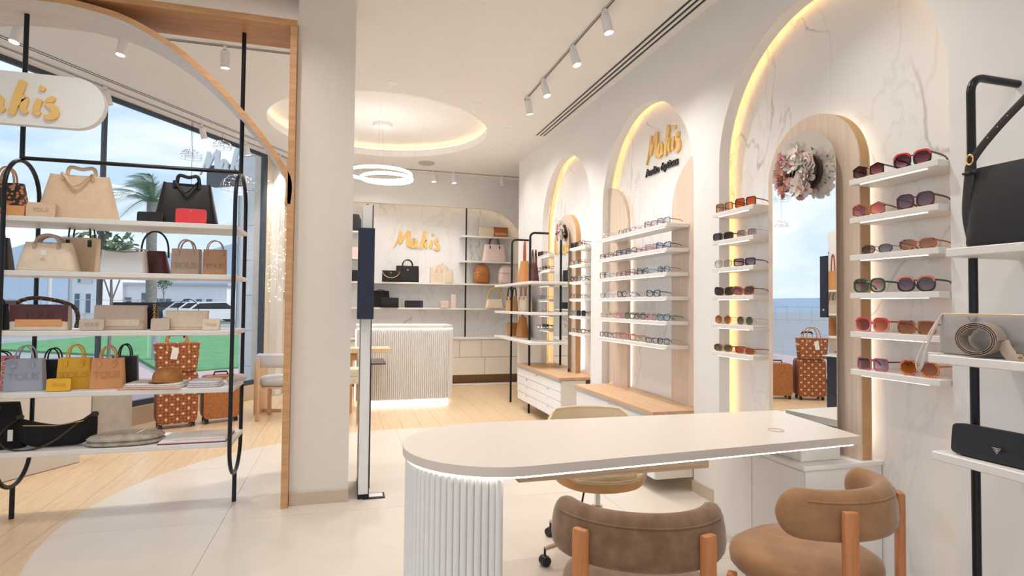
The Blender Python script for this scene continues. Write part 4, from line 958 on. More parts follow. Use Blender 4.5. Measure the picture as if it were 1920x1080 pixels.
wallet('bright red wallet on the top rack shelf', on(356, 0, 4.02), 0, .172, .094, .024, REDL, logo=[(-.003, 0), (.003, 0), (.002, .008), (-.002, .008)])
# second shelf
tote('handbag', 'dark handbag cut off at the left end of the second rack shelf', on(-2, 1, 4.16), 0, .13, .09, .20, .10, DKCAN, hw=.4, hh=.3, group='')
tote('handbag', 'cream structured handbag with hanging tag on the second rack shelf', on(92, 1, 4.08), radians(3), .30, .225, .175, .15, CREAM, hw=.52, hh=.33, hr=.010, tagc=TAGW, dt=.45, sag=.05, e=5, hmat=TAUPE)
tote('shopping_bag', 'beige upright bag with dark handles behind the cream handbag', on(152, 1, 4.27), 0, .18, .19, .225, .10, BEIGE, hw=.62, hh=.62, hr=.005, hmat=BLKL, dt=.8)
t = tote('handbag', 'shiny silver handbag on the second rack shelf', on(233, 1, 4.09), 0, .262, .235, .142, .085, SILV, hw=.8, hh=.0, handles=0, dt=.7, sag=.12, e=5)
MB().tube([(.125*cos(a), .0, .14+.012*sin(a*2)) for a in [pi*i/12 for i in range(13)]], .004, 6).build('strap', SILV, t)
tote('handbag', 'dark round handbag with loop handle behind the silver handbag', on(290, 1, 4.24), 0, .19, .12, .155, .09, MAROON, hw=1.3, hh=.9, hr=.006, hmat=BLKL, handles=1, dt=.6, e=3)
tote('shopping_bag', 'taupe leather shopping bag on the second rack shelf', on(350, 1, 4.13), 0, .168, .165, .165, .085, TAUPE, hw=.52, hh=.42, hr=.005, word='TOUS', dt=.85)
tote('crossbody_bag', 'cognac flat bag leaning right of the taupe shopping bag', on(403, 1, 4.10), radians(-4), .138, .135, .165, .045, BROWNL, hw=.7, hh=.42, hr=.003, word='TOUS', dt=.8)
# third shelf
tote('fringed_bag', 'black fringed bag at the left end of the third rack shelf', on(-2, 2, 4.12), 0, .10, .10, .155, .08, BLKS, hw=.6, hh=.3)
rope = [V((-.15, .03, .13)), V((-.13, .03, .165)), V((-.06, .03, .19)), V((.04, .03, .18)), V((.12, .03, .155)), V((.16, .03, .12)), V((.17, .03, .06)), V((.165, .02, .012))]
flapbag('maroon flap bag with peach pocket and rope handle on the third rack shelf', on(82, 2, 4.09), radians(4), .285, .148, .09, CREAM, MAROON, ORNG, 'TOUS', strap=(spline(rope, 4), .012, spotted('rope_dark', (.06, .03, .02), (.5, .32, .1), 70, .25)))
wallet('beige sparkly wallet left of the glitter flap bag', on(176, 2, 4.0), 0, .128, .068, .024, GLIT, 'TOUS')
flapbag('glittery beige flap bag on the third rack shelf', on(231, 2, 4.11), radians(4), .265, .148, .09, GLIT, GLIT, CREAM)
ch = flapbag('black flap bag with gold chain behind the glitter bag', on(258, 2, 4.27), 0, .25, .165, .06, BLKL, DKCAN, group='')
for k in range(12): MB().tube([V((.115+.002*(k % 2), -.045-.006*(k % 2)+.008*cos(a)*(k % 2), .15-.0125*k+.009*sin(a))) + V((.007*cos(a)*(1-k % 2), 0, 0)) for a in [2*pi*i/10 for i in range(10)]], .0018, 5, closed=True).build('chain_link', GOLD, ch)
wallet('cream wallet left of the cream flap bag', on(304, 2, 4.01), 0, .102, .072, .024, GLIT)
flapbag('cream flap bag with divided front on the third rack shelf', on(355, 2, 4.10), radians(3), .235, .118, .08, BEIGE, CREAM, CREAM, fh=.45, strap=([V((-.05, 0, .115))]+[V((-.06*cos(pi*i/12)-.0, 0, .118+.075*sin(pi*i/12))) for i in range(13)]+[V((.10, .01, .10))], .0025, BLKL))
wallet('cream lettered wallet at the right end of the third rack shelf', on(399, 2, 4.01), 0, .098, .07, .024, CREAM, 'TOUS')
# fourth shelf
for i, (px, mt, yy, lab, w_) in enumerate(((2, PINKB, 4.14, 'pink studded bag at the left end of the fourth rack shelf', .22),)):
    t = tote('bucket_bag', lab, on(px, 3, yy), 0, w_, w_*.92, .20, .12, mt, hw=.6, hh=.2, hmat=BLKL)
    for k in range(9): MB().tube([V((-.06+.06*(k % 3)+.012*cos(a), -.0615, .05+.055*(k//3)+.012*sin(a))) for a in [2*pi*j/12 for j in range(12)]], .0022, 5, closed=True).build('eyelet', GOLD, t)
def shopper(label, px, mat, w_, h, yy=4.10, word='TOUS', charm=None, group='small stiff shopping bags', hmat=None):
    t = tote('shopping_bag', label, on(px, 3, yy), radians(9), w_, w_*.89, h, .085, mat, hw=.5, hh=.48, hr=.0045, word=word, dt=.93, e=14, group=group, ws=.30, wz=.45, hmat=hmat)
    if charm: MB().ball((w_*charm, -.052, h*.78), .010, (1, .5, 1)).tube([(w_*charm, -.050, h*.78), (w_*charm, -.050, h*.96)], .002, 5).build('charm', mat, t)
    return t
shopper('blue-grey stiff shopping bag on the fourth rack shelf', 55, GREYB, .192, .185, 4.08, charm=-.25)
shopper('black stiff shopping bag between the grey and yellow ones', 106, BLKL, .165, .165, 4.27, word=None)
shopper('yellow stiff shopping bag behind the yellow wallet', 148, YEL, .180, .185, 4.12, charm=.22)
wallet('bright yellow wallet before the yellow shopping bag', on(118, 3, 3.995), radians(4), .118, .074, .026, YEL, 'TOUS')
shopper('tan orange stiff shopping bag right of the yellow one', 209, TANO, .178, .180, 4.10, charm=.2)
shopper('black stiff shopping bag behind the tan orange one', 240, BLKL, .15, .180, 4.27, word=None)
# cap and folded cloths
cap = thing('cap', 'brown baseball cap on folded scarves on the fourth rack shelf', 'cap', (*on(318, 3, 4.10)[:2], SZ[3]+.030), radians(-20))
CAPM = M('cap_suede', (.50, .22, .06), .85, ns=30, na=.2)
MB().loft([sup(.165*a, .17*a, z, 28, 2.1, cy=.01) for z, a in ((0, 1), (.03, .99), (.058, .90), (.078, .70), (.088, .42), (.091, .1))]).build('crown', CAPM, cap, ang=80)
MB().loft([[V((-.080+.16*i/10, -.055-.065*sin(pi*i/10), .004+.010*sin(pi*i/10))), V((-.080+.16*i/10, -.03, .008)), V((-.080+.16*i/10, -.03, .004)), V((-.080+.16*i/10, -.055-.065*sin(pi*i/10), .001+.010*sin(pi*i/10)))] for i in range(11)]).build('brim', CAPM, cap, ang=80)
MB().ball((0, .01, .092), .006).build('button', CAPM, cap)
def folded(name, label, loc, rz, w_, d_, h, mat, n=3, cat='scarf', fringe=None):
    t = thing(name, label, cat, loc, rz)
    for k in range(n):
        z0 = h*k/n; random.seed(k+int(w_*1000)); MB().loft([sup((w_-.012*k)*a, (d_-.008*k)*a, z0+h/n*u, 28, 5, cx=random.uniform(-.004, .004)) for u, a in ((0, .96), (.25, 1), (.75, 1), (.98, .96))]).build('fold', mat, t, ang=80)
    if fringe: MB().box(-w_/2, w_/2, -d_/2-.02, -d_/2, 0.0005, .010, bev=.003).build('fringe', fringe, t)
    return t
KNITW = M('white_knit', (.78, .74, .73), .9, ns=90, na=.12, bump=.2)
folded('folded_scarf', 'white folded scarf with peach fringe under the brown cap', on(302, 3, 4.11), radians(-3), .34, .26, .028, KNITW, fringe=M('peach_fringe', (.85, .45, .28), .9, ns=150, na=.2, bump=.3))
folded('folded_scarf', 'pale grey patterned folded scarf right of the cap', on(392, 3, 4.11), radians(4), .20, .24, .034, spotted('floral_cloth', (.66, .62, .64), (.52, .46, .44), 50, .25, .9))
rl = thing('rolled_scarf', 'rolled pale scarf hanging at the right end of the fourth rack shelf', 'scarf', (RX1-.0, 4.16, SZ[3]+.03), radians(65))
MB().tube([(-.085, 0, 0), (-.05, 0, .006), (.05, 0, .004), (.085, 0, -.004)], [.018, .028, .028, .016], 14, flat=.9).build('cloth', MATS['floral_cloth'], rl)
# lowest shelf
blk = tote('handbag', 'tall black bag with lettered strap at the left end of the lowest rack shelf', on(8, 4, 4.12), 0, .28, .20, .265, .13, BLKS, hw=.3, hh=.05, handles=0, dt=.5, e=3)
sb = MB().tube([(-.10, -.05, .03), (-.03, -.058, .14), (.02, -.04, .25)], .014, 8, flat=.2, up=(0, 1, 0)).build('strap', BLKL, blk); text('ADI', .032, .0005, KNITW, sb, (-.002, -.064, .185), (pi/2, -1.1, 0), bold=.001)
hb = thing('hobo_bag', 'slouchy black suede shoulder bag with brown strap on the lowest rack shelf', 'bag', on(118, 4, 4.11), radians(3))
hr_ = []
for i in range(17):
    u = -1+2*i/16; x_ = u*.20; zt_ = .125+.055*abs(u)**1.6; zb_ = .055*max(0, abs(u)-.55)**1.2*2; dd = .062*(1-abs(u)**4*.75)
    hr_.append([V((x_, dd*math.copysign(abs(cos(a))**.8, cos(a)), zb_+(zt_-zb_)*(.5+.5*sin(a)))) for a in [2*pi*k/16 for k in range(16)]])
MB().loft(hr_).build('body', BLKS, hb, ang=80)
for sx in (-1, 1): MB().ball((sx*.188, 0, .178), .020, (1.1, 1, .9)).build('gusset', M('dark_brown_leather', (.06, .035, .02), .5), hb)
MB().tube(spline([V((-.18, -.02, .18)), V((-.25, -.07, .10)), V((-.235, -.09, .035)), V((-.17, -.10, .006)), V((-.07, -.10, .008)), V((.02, -.085, .05)), V((.10, -.06, .12)), V((.175, -.02, .18))], 6), .008, 8, flat=.3).build('strap', M('dark_brown_leather', ()), hb)
MB().box(-.215, -.190, -.075, -.072, .055, .12, bev=.001).build('price_tag', TAGW, hb)
MB().tube([(-.15, -.058, .137), (0, -.052, .128), (.15, -.058, .150)], .003, 5).build('zip', GOLD, hb)
pc = thing('quilted_pouch', 'stack of grey mottled quilted pouches on the lowest rack shelf', 'pouch', on(247, 4, 4.10), radians(4))
QM = M('mottled_quilt', (.50, .46, .42), .85, ns=25, col2=(.38, .29, .19), bump=.15)
for k, (w_, z0) in enumerate(((.42, .001), (.41, .026))):
    MB().loft([sup(w_*a, .26*a, z0+h, 40, 2.6) for h, a in ((0, .86), (.006, .97), (.013, 1), (.026, .92), (.036 if k else .028, .62), (.042 if k else .030, .25))]).build('pouch_body', QM, pc, ang=80)
MB().tube([(.05, -.115, .045), (.07, -.05, .066), (.085, .04, .066)], .004, 6, flat=.5).build('strap', SILV, pc)
bk = thing('booklet', 'dark magenta booklet with cream envelope at the right end of the lowest rack shelf', 'booklet', on(386, 4, 4.12), radians(0))
B(-.21, .17, -.15, .15, 0, .007, bev=.002).build('cover', M('magenta_card', (.28, .03, .09), .5), bk)
B(-.205, .165, -.145, .148, .0072, .016).build('pages', TAGW, bk)
B(-.13, .16, -.12, .13, .0165, .024, bev=.002).build('envelope', M('ivory_card', (.78, .68, .60), .6), bk)
# ------------------------------------------------------------------ near shelves on the arch wall (facing the room)
FX = -pi/2
bt = tote('tote_bag', 'large dark monogram tote with belted strap on the top shelf at the right edge', (2.085, at(1806, 400, 0, 2.03).y-.175, 1.5125), FX+.02, .36, .34, .27, .12, DKCAN, handles=0, dt=.3, e=6, sag=.0)
tri_badge(bt, (.02, -.032, .245), 1.3)
belt = [V((-.166, -.03, .02)), V((-.178, -.035, .12)), V((-.172, -.03, .25)), V((-.165, -.03, .285)), V((-.12, -.03, .345)), V((-.03, -.03, .43)), V((.06, -.03, .49)), V((.13, -.02, .45)), V((.165, 0, .25))]
sbp = MB().tube(spline(belt, 7), .014, 8, flat=.18, up=(0, 1, 0)).build('strap', leather('dark_strap', (.025, .020, .018), .4), bt)
for k, (x_, z_) in enumerate(((-.105, .360), (-.075, .388), (-.045, .416))): MB().ball((x_, -.036, z_), .0022).build('eyelet', CHROME, sbp)
MB().tube([(-.163+.011*cos(a), -.036, .300+.017*sin(a)) for a in [2*pi*i/14 for i in range(14)]], .0032, 6, closed=True).build('buckle', GOLD, bt)
MB().box(-.185, -.158, -.045, -.018, .250, .258, bev=.002).build('keeper_loop', MATS['dark_strap'], bt)
cl_ = thing('clutch_bag', 'pewter metallic clutch on the second shelf at the right edge', 'bag', (2.085, at(1760, 600, 0, 2.06).y-.17, 1.1405), FX+.03)
MB().loft([sup(.34*a, .05*b, .142*u, 36, 8) for u, a, b in ((0, .96, .7), (.04, 1, 1), (.5, 1, 1), (.9, .99, .6), (1, .98, .35))]).build('body', STEEL, cl_, ang=60)
MB().tube([(-.17, 0, .143), (.16, 0, .143)], .003, 6).build('zip', GOLD, cl_)
MB().tube(spline([V((-.166, -.01, .14)), V((-.182, -.03, .10)), V((-.196, -.065, .03)), V((-.205, -.088, -.035)), V((-.192, -.092, -.06)), V((-.180, -.088, -.035)), V((-.176, -.06, .05)), V((-.166, -.015, .135))], 5), .005, 8, flat=.35).build('wrist_strap', leather('pale_strap', (.62, .56, .50)), cl_)
tri_badge(cl_, (-.055, -.022, .125), 1.5, MATS['pewter_leather'])
MB().box(-.195, -.14, -.07, -.035, .001, .003).build('paper_card', TAGW, cl_)
rb = thing('rolled_belt', 'rolled taupe belt strap in front of the pewter clutch', 'belt', (2.022, at(1836, 630, 0, 2.02).y, 1.1425), FX+.12)
spi = [V(((.063-.0030*a/pi)*cos(a)*1.05, 0, .0585+(.063-.0030*a/pi)*sin(a)*.92)) for a in [i*pi/12 for i in range(0, 84)]]
MB().loft([[p+V((0, -.026, 0)), p+V((0, .026, 0)), p*.96+V((0, .026, .002)), p*.96+V((0, -.026, .002))] for p in spi]).build('coil', leather('taupe_strap', (.42, .32, .25), .5), rb, ang=60)
MB().tube(spline([V((.066, 0, .055)), V((.080, -.01, .03)), V((.10, -.02, .012)), V((.13, -.03, .008))], 5), [.018]*11+[.012]*5, 8, flat=.16, up=(0, 1, 0)).build('tail', MATS['taupe_strap'], rb)
for k in range(5): MB().tube([V((.128+.013*k+.008*cos(a), -.032+.004*(k % 2), .009+.006*sin(a))) for a in [2*pi*i/10 for i in range(10)]], .0022, 5, closed=True).build('chain_link', GOLD, rb)
bw_ = wallet('long black monogram wallet with triangle emblem on the lowest shelf at the right edge', (2.05, 1.37, .8025), FX+.05, .30, .105, .05, DKCAN, tilt=.12, group='')
tri_badge(bw_, (.0, -.032, .045), 1.1, CHROME)

# ------------------------------------------------------------------ bags on the slim pole shelves
def near(px, z, x=2.2):
    x = 2.255; q = at(px, 560, 0, x); return (x, q.y, z+.0006)
bb = tote('bucket_bag', 'tan woven bucket bag with rust handles on the top slim pole shelf', near(983, 1.575, 2.15), FX, .26, .13, .30, .17, TANW, hw=.5, hh=.9, hr=.012, hmat=leather('rust_leather', (.42, .09, .04)), handles=1, dt=.5, e=3)
tote('bucket_bag', 'dark brown soft bag right of the tan woven bucket bag', near(1001, 1.575, 2.27), FX, .22, .12, .25, .10, MAROON, hw=.5, hh=.7, hr=.008, dt=.5, e=3)
tote('handbag', 'tan bag with black rope handles on the middle slim pole shelf', near(960, 1.215, 2.15), FX, .28, .26, .20, .12, leather('camel_leather', (.68, .38, .16)), hw=.7, hh=.7, hr=.008, hmat=BLKS, dt=.7)
tote('handbag', 'cream canvas bag with brown handles on the middle slim pole shelf', near(985, 1.215, 2.15), FX, .30, .30, .20, .12, CREAM, hw=.6, hh=.9, hr=.009, hmat=TANB, dt=.7)
flapbag('tan flap bag with metal clasp on the lowest slim pole shelf', near(963, .875, 2.13), FX, .26, .17, .12, TANB, leather('light_tan_leather', (.66, .29, .09)))
tote('bucket_bag', 'tan drawstring bucket bag on the lowest slim pole shelf', near(980, .875, 2.15), FX, .26, .12, .27, .15, TANB, hw=.4, hh=.3, hr=.01, handles=1, dt=.5, e=3)

# ------------------------------------------------------------------ bags on the back wall
def back(px, z, y=9.28): q = at(px, 500, 1, y); return (q.x, y, z+.0006)
tote('handbag', 'black bag at the upper left of the back wall, half behind the totem', back(664, 2.42), 0, .32, .12, .26, .12, BLKL, handles=0)
tote('handbag', 'blush pink bag on the left back wall shelf behind the totem', back(664, 2.01), 0, .30, .28, .16, .12, PALEP, handles=0)
t = flapbag('small black bag on the left back shelf behind the totem', back(660, 1.64), 0, .26, .17, .1, BLKL, BLKL)
t = flapbag('black chain bag left of the black tote on the reception shelf', back(733, 1.64, 9.24), 0, .27, .175, .10, BLKL, BLKL, group='', strap=([V((-.13*cos(pi*i/14), -.06, .165-.10*sin(pi*i/14))) for i in range(15)], .006, GOLD)); tri_badge(t, (0, -.062, .14), 1.2)
t = tote('tote_bag', 'black structured tote on the reception shelf under the gold sign', back(764, 1.64), 0, .36, .35, .26, .14, BLKL, hw=.45, hh=.42, hr=.008, dt=.7); tri_badge(t, (0, -.066, .19), 1.6)
tote('shopping_bag', 'cream boxy bag with small handle on the reception shelf', back(822, 1.64), 0, .27, .26, .25, .12, CREAM, hw=.3, hh=.2, hr=.008, dt=.9, e=10)
tote('crossbody_bag', 'small cream bag right of the cream boxy bag', back(841, 1.64, 9.23), 0, .14, .14, .20, .07, CREAM, handles=0, dt=.8)
backpack('brown monogram backpack on the right back shelf', back(903, 1.64), 0, .27, .33, .16, TANMON)
backpack('pale pink backpack beside the brown one on the back shelf', back(949, 1.64), 0, .28, .33, .16, PALEP)
tote('tote_bag', 'pale pink tote with dark handles on the second right shelf', back(926, 2.01), 0, .40, .32, .28, .16, spotted('pink_monogram', (.78, .62, .57), (.66, .52, .48), 40, .3), hw=.5, hh=.5, hr=.008, hmat=MAROON, dt=.6)
flapbag('cream quilted flap bag on the topmost right shelf', back(911, 2.42), 0, .24, .15, .1, CREAM, CREAM)
flapbag('brown monogram flap bag on the topmost right shelf', back(937, 2.42), 0, .25, .16, .1, TANMON, TANMON, TANO)
tote('handbag', 'black soft bag stack on the lowest reception shelf', back(714, 1.24, 9.32), 0, .30, .26, .26, .14, BLKS, hw=.5, hh=.1, dt=.8)
flapbag('black envelope wallet bag on the lowest reception shelf', back(732, 1.24, 9.2), 0, .27, .15, .06, BLKL, BLKL)
wallet('dark monogram wallet in the middle of the lowest reception shelf', back(774, 1.24, 9.22), 0, .24, .11, .03, DKCAN, tilt=.03)
wallet('black and white narrow wallet beside the dark monogram wallet', back(790, 1.24, 9.24), 0, .07, .11, .03, leather('navy_wallet', (.03, .04, .08)), tilt=.02)
flapbag('small cream bag with gold clasp on the lowest reception shelf', back(834, 1.24, 9.22), 0, .13, .11, .07, CREAM, PALEP)
tote('pouch', 'small upright blush pouch on the lowest reception shelf', back(851, 1.24, 9.24), 0, .09, .08, .22, .06, PALEP, handles=0)
tote('handbag', 'cream handbag with arched yellow handle on the lowest right shelf', back(928, 1.24, 9.22), 0, .31, .24, .15, .11, CREAM, hw=1.0, hh=1.35, hr=.010, hmat=YEL, handles=1, dt=.7)
# ------------------------------------------------------------------ luggage by the window
def suitcase(label, loc, rz, w_, h, d, mat, group='cabin suitcases by the window', up_=0):
    t = thing('suitcase', label, 'suitcase', loc, rz, group)
    MB().prism([(p.x, p.y+h/2+.05) for p in sup(w_, h, 0, 40, 9)], XZY, -d/2, d/2).build('shell', mat, t)
    MB().prism([(p.x, p.y+h/2+.05) for p in sup(w_*1.012, h*1.008, 0, 40, 9)], XZY, -.012, .012).build('zip_band', BLKPL, t)
    MB().tube([(-.07, -d*.0, h+.05), (-.06, 0, h+.085), (.06, 0, h+.085), (.07, 0, h+.05)], .010, 8).build('carry_handle', BLKPL, t)
    if up_:
        for sx in (-1, 1): MB().tube([(sx*.075, d*.35, h*.8), (sx*.075, d*.35, h+up_)], .007, 8).build('telescopic_tube', GOLD, t)
        MB().tube([(-.075, d*.35, h+up_-.01), (-.06, d*.35, h+up_+.02), (.06, d*.35, h+up_+.02), (.075, d*.35, h+up_-.01)], .013, 8).build('grip', BLKPL, t)
    for sx in (-1, 1):
        for sy in (-1, 1):
            wh = MB().box(sx*w_*.40-.016, sx*w_*.40+.016, sy*d*.36-.018, sy*d*.36+.018, .035, .062, bev=.006).build('wheel_housing', BLKPL, t)
            for q in (-1, 1): MB().lathe([(.004, -.007), (.022, -.006), (.024, 0), (.022, .006), (.004, .007)], 14, o=(sx*w_*.40+q*.010, sy*d*.36, .0245), rot=Matrix.Rotation(pi/2, 3, 'Y')).build('wheel', BLKPL, wh)
    return t
SR = radians(22)
suitcase('lattice-patterned suitcase with raised handle by the window', (-1.68, 6.78, 0), SR, .37, .53, .22, CHECK, up_=.40)
suitcase('brown monogram suitcase right of the lattice-patterned one', (-1.30, 6.98, 0), SR, .36, .455, .22, TANMON)
tt_ = tote('travel_tote', 'lattice-patterned travel tote standing on the matching suitcase', (-1.67, 6.72, .585), SR, .36, .42, .29, .17, CHECK, hw=.45, hh=.55, hr=.007, hmat=TANB, dt=.8)
MB().box(-.09, -.03, -.095, -.092, .12, .24, bev=.002, rot=Matrix.Rotation(.15, 3, 'Y')).build('paper_tag', TAGW, tt_)
def plinth(label, t0, t1, k0, k1, h, mat):
    c = wp((k0+k1)/2, (t0+t1)/2); o = B(-(t1-t0)/2, (t1-t0)/2, -(k1-k0)/2, (k1-k0)/2, 0, h, bev=.003, rot=None).build('display_plinth', mat); o.location = (c.x, c.y, .003); o.rotation_euler = (0, 0, atan2(D.y, D.x))
    return tag(o, label, 'plinth', 'display plinths by the window')
PLM = M('plinth_cream', (.70, .66, .61), .5, na=.04); CONC = M('concrete', (.44, .41, .37), .8, ns=9, na=.16)
plinth('large cream display plinth left below the rack', 2.2, 3.64, 4.56, 5.2, .60, PLM)
plinth('grey concrete display plinth left of the suitcases', 4.05, 4.45, 4.95, 5.33, .62, CONC)
plinth('low white plinth behind the rack and the grey plinth', 3.72, 4.0, 4.9, 5.33, .52, PLM)
# fairy lights and wire lamps at the window
FLED = emis('fairy_led', (1, .85, .6), 6); WIRE = M('silver_wire', (.45, .45, .47), .35, metal=.8)
def dome(label, c, r, hgt, grp='wire lamps hanging by the window'):
    t = thing('wire_dome_lamp', label, 'lamp', c, 0, grp); mb = MB()
    for k in range(8):
        a = 2*pi*k/8; mb.tube([(r*sin(b)*cos(a), r*sin(b)*sin(a), r*.75*cos(b)) for b in [pi*.58*i/8 for i in range(9)]], .0022, 4)
    for b in (.35, .7, 1.05, 1.4, 1.75): mb.tube([(r*sin(b)*cos(a), r*sin(b)*sin(a), r*.75*cos(b)) for a in [2*pi*i/24 for i in range(24)]], .0018, 4, closed=True)
    mb.build('wire_cage', WIRE, t); MB().tube([(0, 0, r*.75), (0, 0, hgt)], .002, 4).build('cord', BLK, t)
    lt = MB()
    for k in range(26):
        a, b = random.uniform(0, 6.28), random.uniform(0, 1.8); lt.ball((r*sin(b)*cos(a), r*sin(b)*sin(a), r*.75*cos(b)), .0035, u=5, v=4)
    s_ = lt.build('fairy_lights', FLED, t); s_['kind'] = 'stuff'; return t
for lab, k, px, py, r in (('small wire dome lamp left of the window sign', 5.33, 352, 295, .115), ('small wire dome lamp below the first one behind the black tote', 5.33, 352, 362, .12), ('wire globe lamp in front of the window sign', 5.33, 411, 276, .11), ('large wire dome lamp behind the right rack loop', 5.31, 437, 352, .21)):
    d_ = _F + _R*((px-960)/FPX) + _U*((540-py)/FPX); tt = (k-NW.dot(V((0, 0, CAMH))))/NW.dot(d_); c = V((0, 0, CAMH))+d_*tt; c = c - NW*(r+.0)*.4
    dome(lab, c, r, CZ-c.z)
fc = thing('fairy_light_curtain', 'curtain of fairy lights hanging before the pilaster', 'light string', wp(5.2, 7.0, 0)); wr_ = MB(); lt = MB(); random.seed(8)
for k in range(12):
    o_ = D*(-.30+.085*k)+NW*random.uniform(-.05, .08); zb = random.uniform(1.25, 1.6); pts = [V((o_.x+random.uniform(-.02, .02), o_.y+random.uniform(-.02, .02), 3.1-(3.1-zb)*i/9)) for i in range(10)]
    wr_.tube(pts, .0012, 4)
    for i in range(16): z = random.uniform(zb, 3.0); lt.ball((o_.x+random.uniform(-.03, .03), o_.y+random.uniform(-.03, .03), z), .0055, u=5, v=4)
wr_.build('wires', WIRE, fc)['kind'] = 'stuff'; lt.build('fairy_lights', FLED, fc)['kind'] = 'stuff'
sw_ = thing('wall_switch_panel', 'small beige switch panel on the wall left of the portal post', 'switch', wp(5.415, 7.35, 1.42), atan2(D.y, D.x)); B(-.07, .07, -.010, .0, -.06, .06, bev=.003).build('plate', M('switch_beige', (.50, .46, .38), .5), sw_)
for k in range(3): B(-.055+.04*k, -.025+.04*k, -.014, -.0102, -.03, .03, bev=.001).build('rocker', M('switch_beige', ()), sw_)

# ------------------------------------------------------------------ outdoors
GR = M('asphalt', (.34, .35, .36), .9, ns=.6, na=.1)
struct(B(-140, 60, -20, 200, -.5, -.16).build('ground', GR))
lawn = tag(MB().prism([(-9.5, 26.5), (-3.2, 27), (-1.8, 14.0), (-3.4, 12.9), (-5.2, 17.0), (-11, 21)], XYZ, -.155, -.10).build('lawn', M('lawn_green', (.13, .36, .15), .95, ns=5, na=.25)), 'bright green lawn beyond the window', 'grass', kind='stuff')
pv = tag(MB().prism([(-3.5, 12.7), (-1.9, 13.7), (-1.4, 10.0), (-3.6, 9.0), (-8, 9), (-8, 15.5), (-5.4, 16.8)], XYZ, -.155, -.115).build('pavement', M('pink_paving', (.55, .42, .42), .85, ns=8)), 'pinkish paved walk outside between window and lawn', 'pavement'); pv['kind'] = 'structure'
xw = struct(wbox(7.0, 9.2, 5.62, 5.90, -.12, 6).build('wall_outside', M('facade_white', (.80, .82, .84), .7), smooth=False))
for k in range(12): wbox(6.985, 7.0, 5.623, 5.897, -.1+.5*k, .39+.5*k, bev=.004).build('block', MATS['facade_white'], xw)
os_ = thing('outdoor_sign', 'dark grey outdoor box sign with raised white Mahis letters', 'sign', wp(6.30, 7.25, 3.05), atan2(D.y, D.x))
B(-.08, .10, -.52, .40, 0, .30, bev=.004).build('sign_box', M('sign_grey', (.10, .12, .14), .5), os_)
mahis(os_, .95, .03, (-.085, .50, .16), (0, -1, 0), (-1, 0, 0), M('sign_white', (.85, .88, .9), .5, na=.02), .40)
def car(label, loc, rz, col):
    t = thing('car', label, 'car', loc, rz, 'parked cars across the road')
    P = [(-2.1, .3), (-2.15, .75), (-1.9, .95), (-1.35, 1.42), (.35, 1.48), (1.05, 1.0), (1.95, .85), (2.1, .6), (2.1, .3)]
    MB().prism(P, lambda u, v, d: V((u, d*(1-.12*max(0, v-.9)), v)), -.85, .85).build('body', M('car_'+col[0], col[1], .3, coat=.5), t, ang=25)
    MB().prism([(-1.72, .98), (-1.28, 1.36), (.3, 1.41), (.85, 1.0)], lambda u, v, d: V((u, d*(1-.12*max(0, v-.9)), v)), -.862, .862).build('side_window', BLKPL, t)
    for sx in (-1.3, 1.35):
        for sy in (-.8, .8): MB().lathe([(.05, -.1), (.31, -.1), (.33, 0), (.31, .1), (.05, .1)], 18, o=(sx, sy, .33), rot=Matrix.Rotation(pi/2, 3, 'X')).build('wheel', BLKPL, t)
def outp(px, py, dist):
    d_ = (_F + _R*((px-960)/FPX) + _U*((540-py)/FPX)); return V((0, 0, CAMH))+d_*dist
for lab, px, py, dist, col in (('white parked car nearest the facade', 412, 598, 40, ('white', (.8, .8, .8))), ('white parked car second from the facade', 388, 597, 43, ('white', ())), ('pale parked car third from the facade', 364, 596, 46, ('pale', (.6, .62, .64))), ('dark parked car in the middle of the row', 332, 600, 49, ('dark', (.03, .035, .05))), ('grey parked car at the left of the row', 298, 600, 52.5, ('grey', (.2, .21, .23))), ('grey parked car seen at the far left beside the rack pole', 22, 585, 42, ('grey', ()))):
    q = outp(px, py, dist); car(lab, (q.x, q.y, -.16), radians(14), col)
BWH = M('stucco_white', (.80, .82, .84), .8, ns=2, na=.04); BWIN = M('window_blue', (.10, .16, .22), .3)
def building(label, px0, px1, dist0, h, zs, wins):
    a = outp(px0, 560, dist0); b = outp(px1, 560, dist0*1.0); d_ = V((b.x-a.x, b.y-a.y, 0)); L = d_.length
    t = thing('building', label, 'building', (a.x, a.y, -.16), atan2(d_.y, d_.x))
    B(0, L, 0, 8, 0, h).build('wall', BWH, t); B(-.3, L+.3, -.4, 8.2, h, h+.25).build('roof', M('roof_grey', (.50, .50, .52), .8), t)
    for u, z0, w_, hh in wins: f = B(u*L, u*L+w_, -.05, .02, z0, z0+hh).build('window', M('frame_pale', (.7, .72, .74), .6), t); B(u*L+.06, u*L+w_-.06, -.07, -.05, z0+.06, z0+hh-.06).build('pane', BWIN, f)
    return t, L
building('long low white building across the road', 186, 425, 62, 3.2, 0, [(.33, .7, 1.6, 1.7), (.42, .8, .7, 1.0), (.47, .8, .7, 1.0), (.52, .8, .7, 1.0), (.66, .8, .7, 1.0), (.76, .8, .7, 1.0), (.84, .8, .7, 1.0), (.12, .3, .8, 1.6), (.2, .3, .8, 1.6)])
eb, L = building('taller white entrance block with a green and white sign', 132, 184, 58, 4.1, 0, [(.15, .2, .6, 2), (.55, .2, .6, 2)])
B(.25*L, .78*L, -.12, -.02, 3.2, 3.7).build('sign_board', M('sign_board_white', (.6, .66, .66), .6), eb); B(.28*L, .38*L, -.14, -.12, 3.27, 3.63).build('green_badge', M('badge_green', (.03, .3, .18), .6), eb)
hz = MB(); random.seed(3)
pts = [(-170+260*i/40, 170, (4.5+11/(1+math.exp(-(-165+260*i/40+98)/9)))*(1+.12*sin(i*.9)+.06*sin(i*2.1))) for i in range(41)]
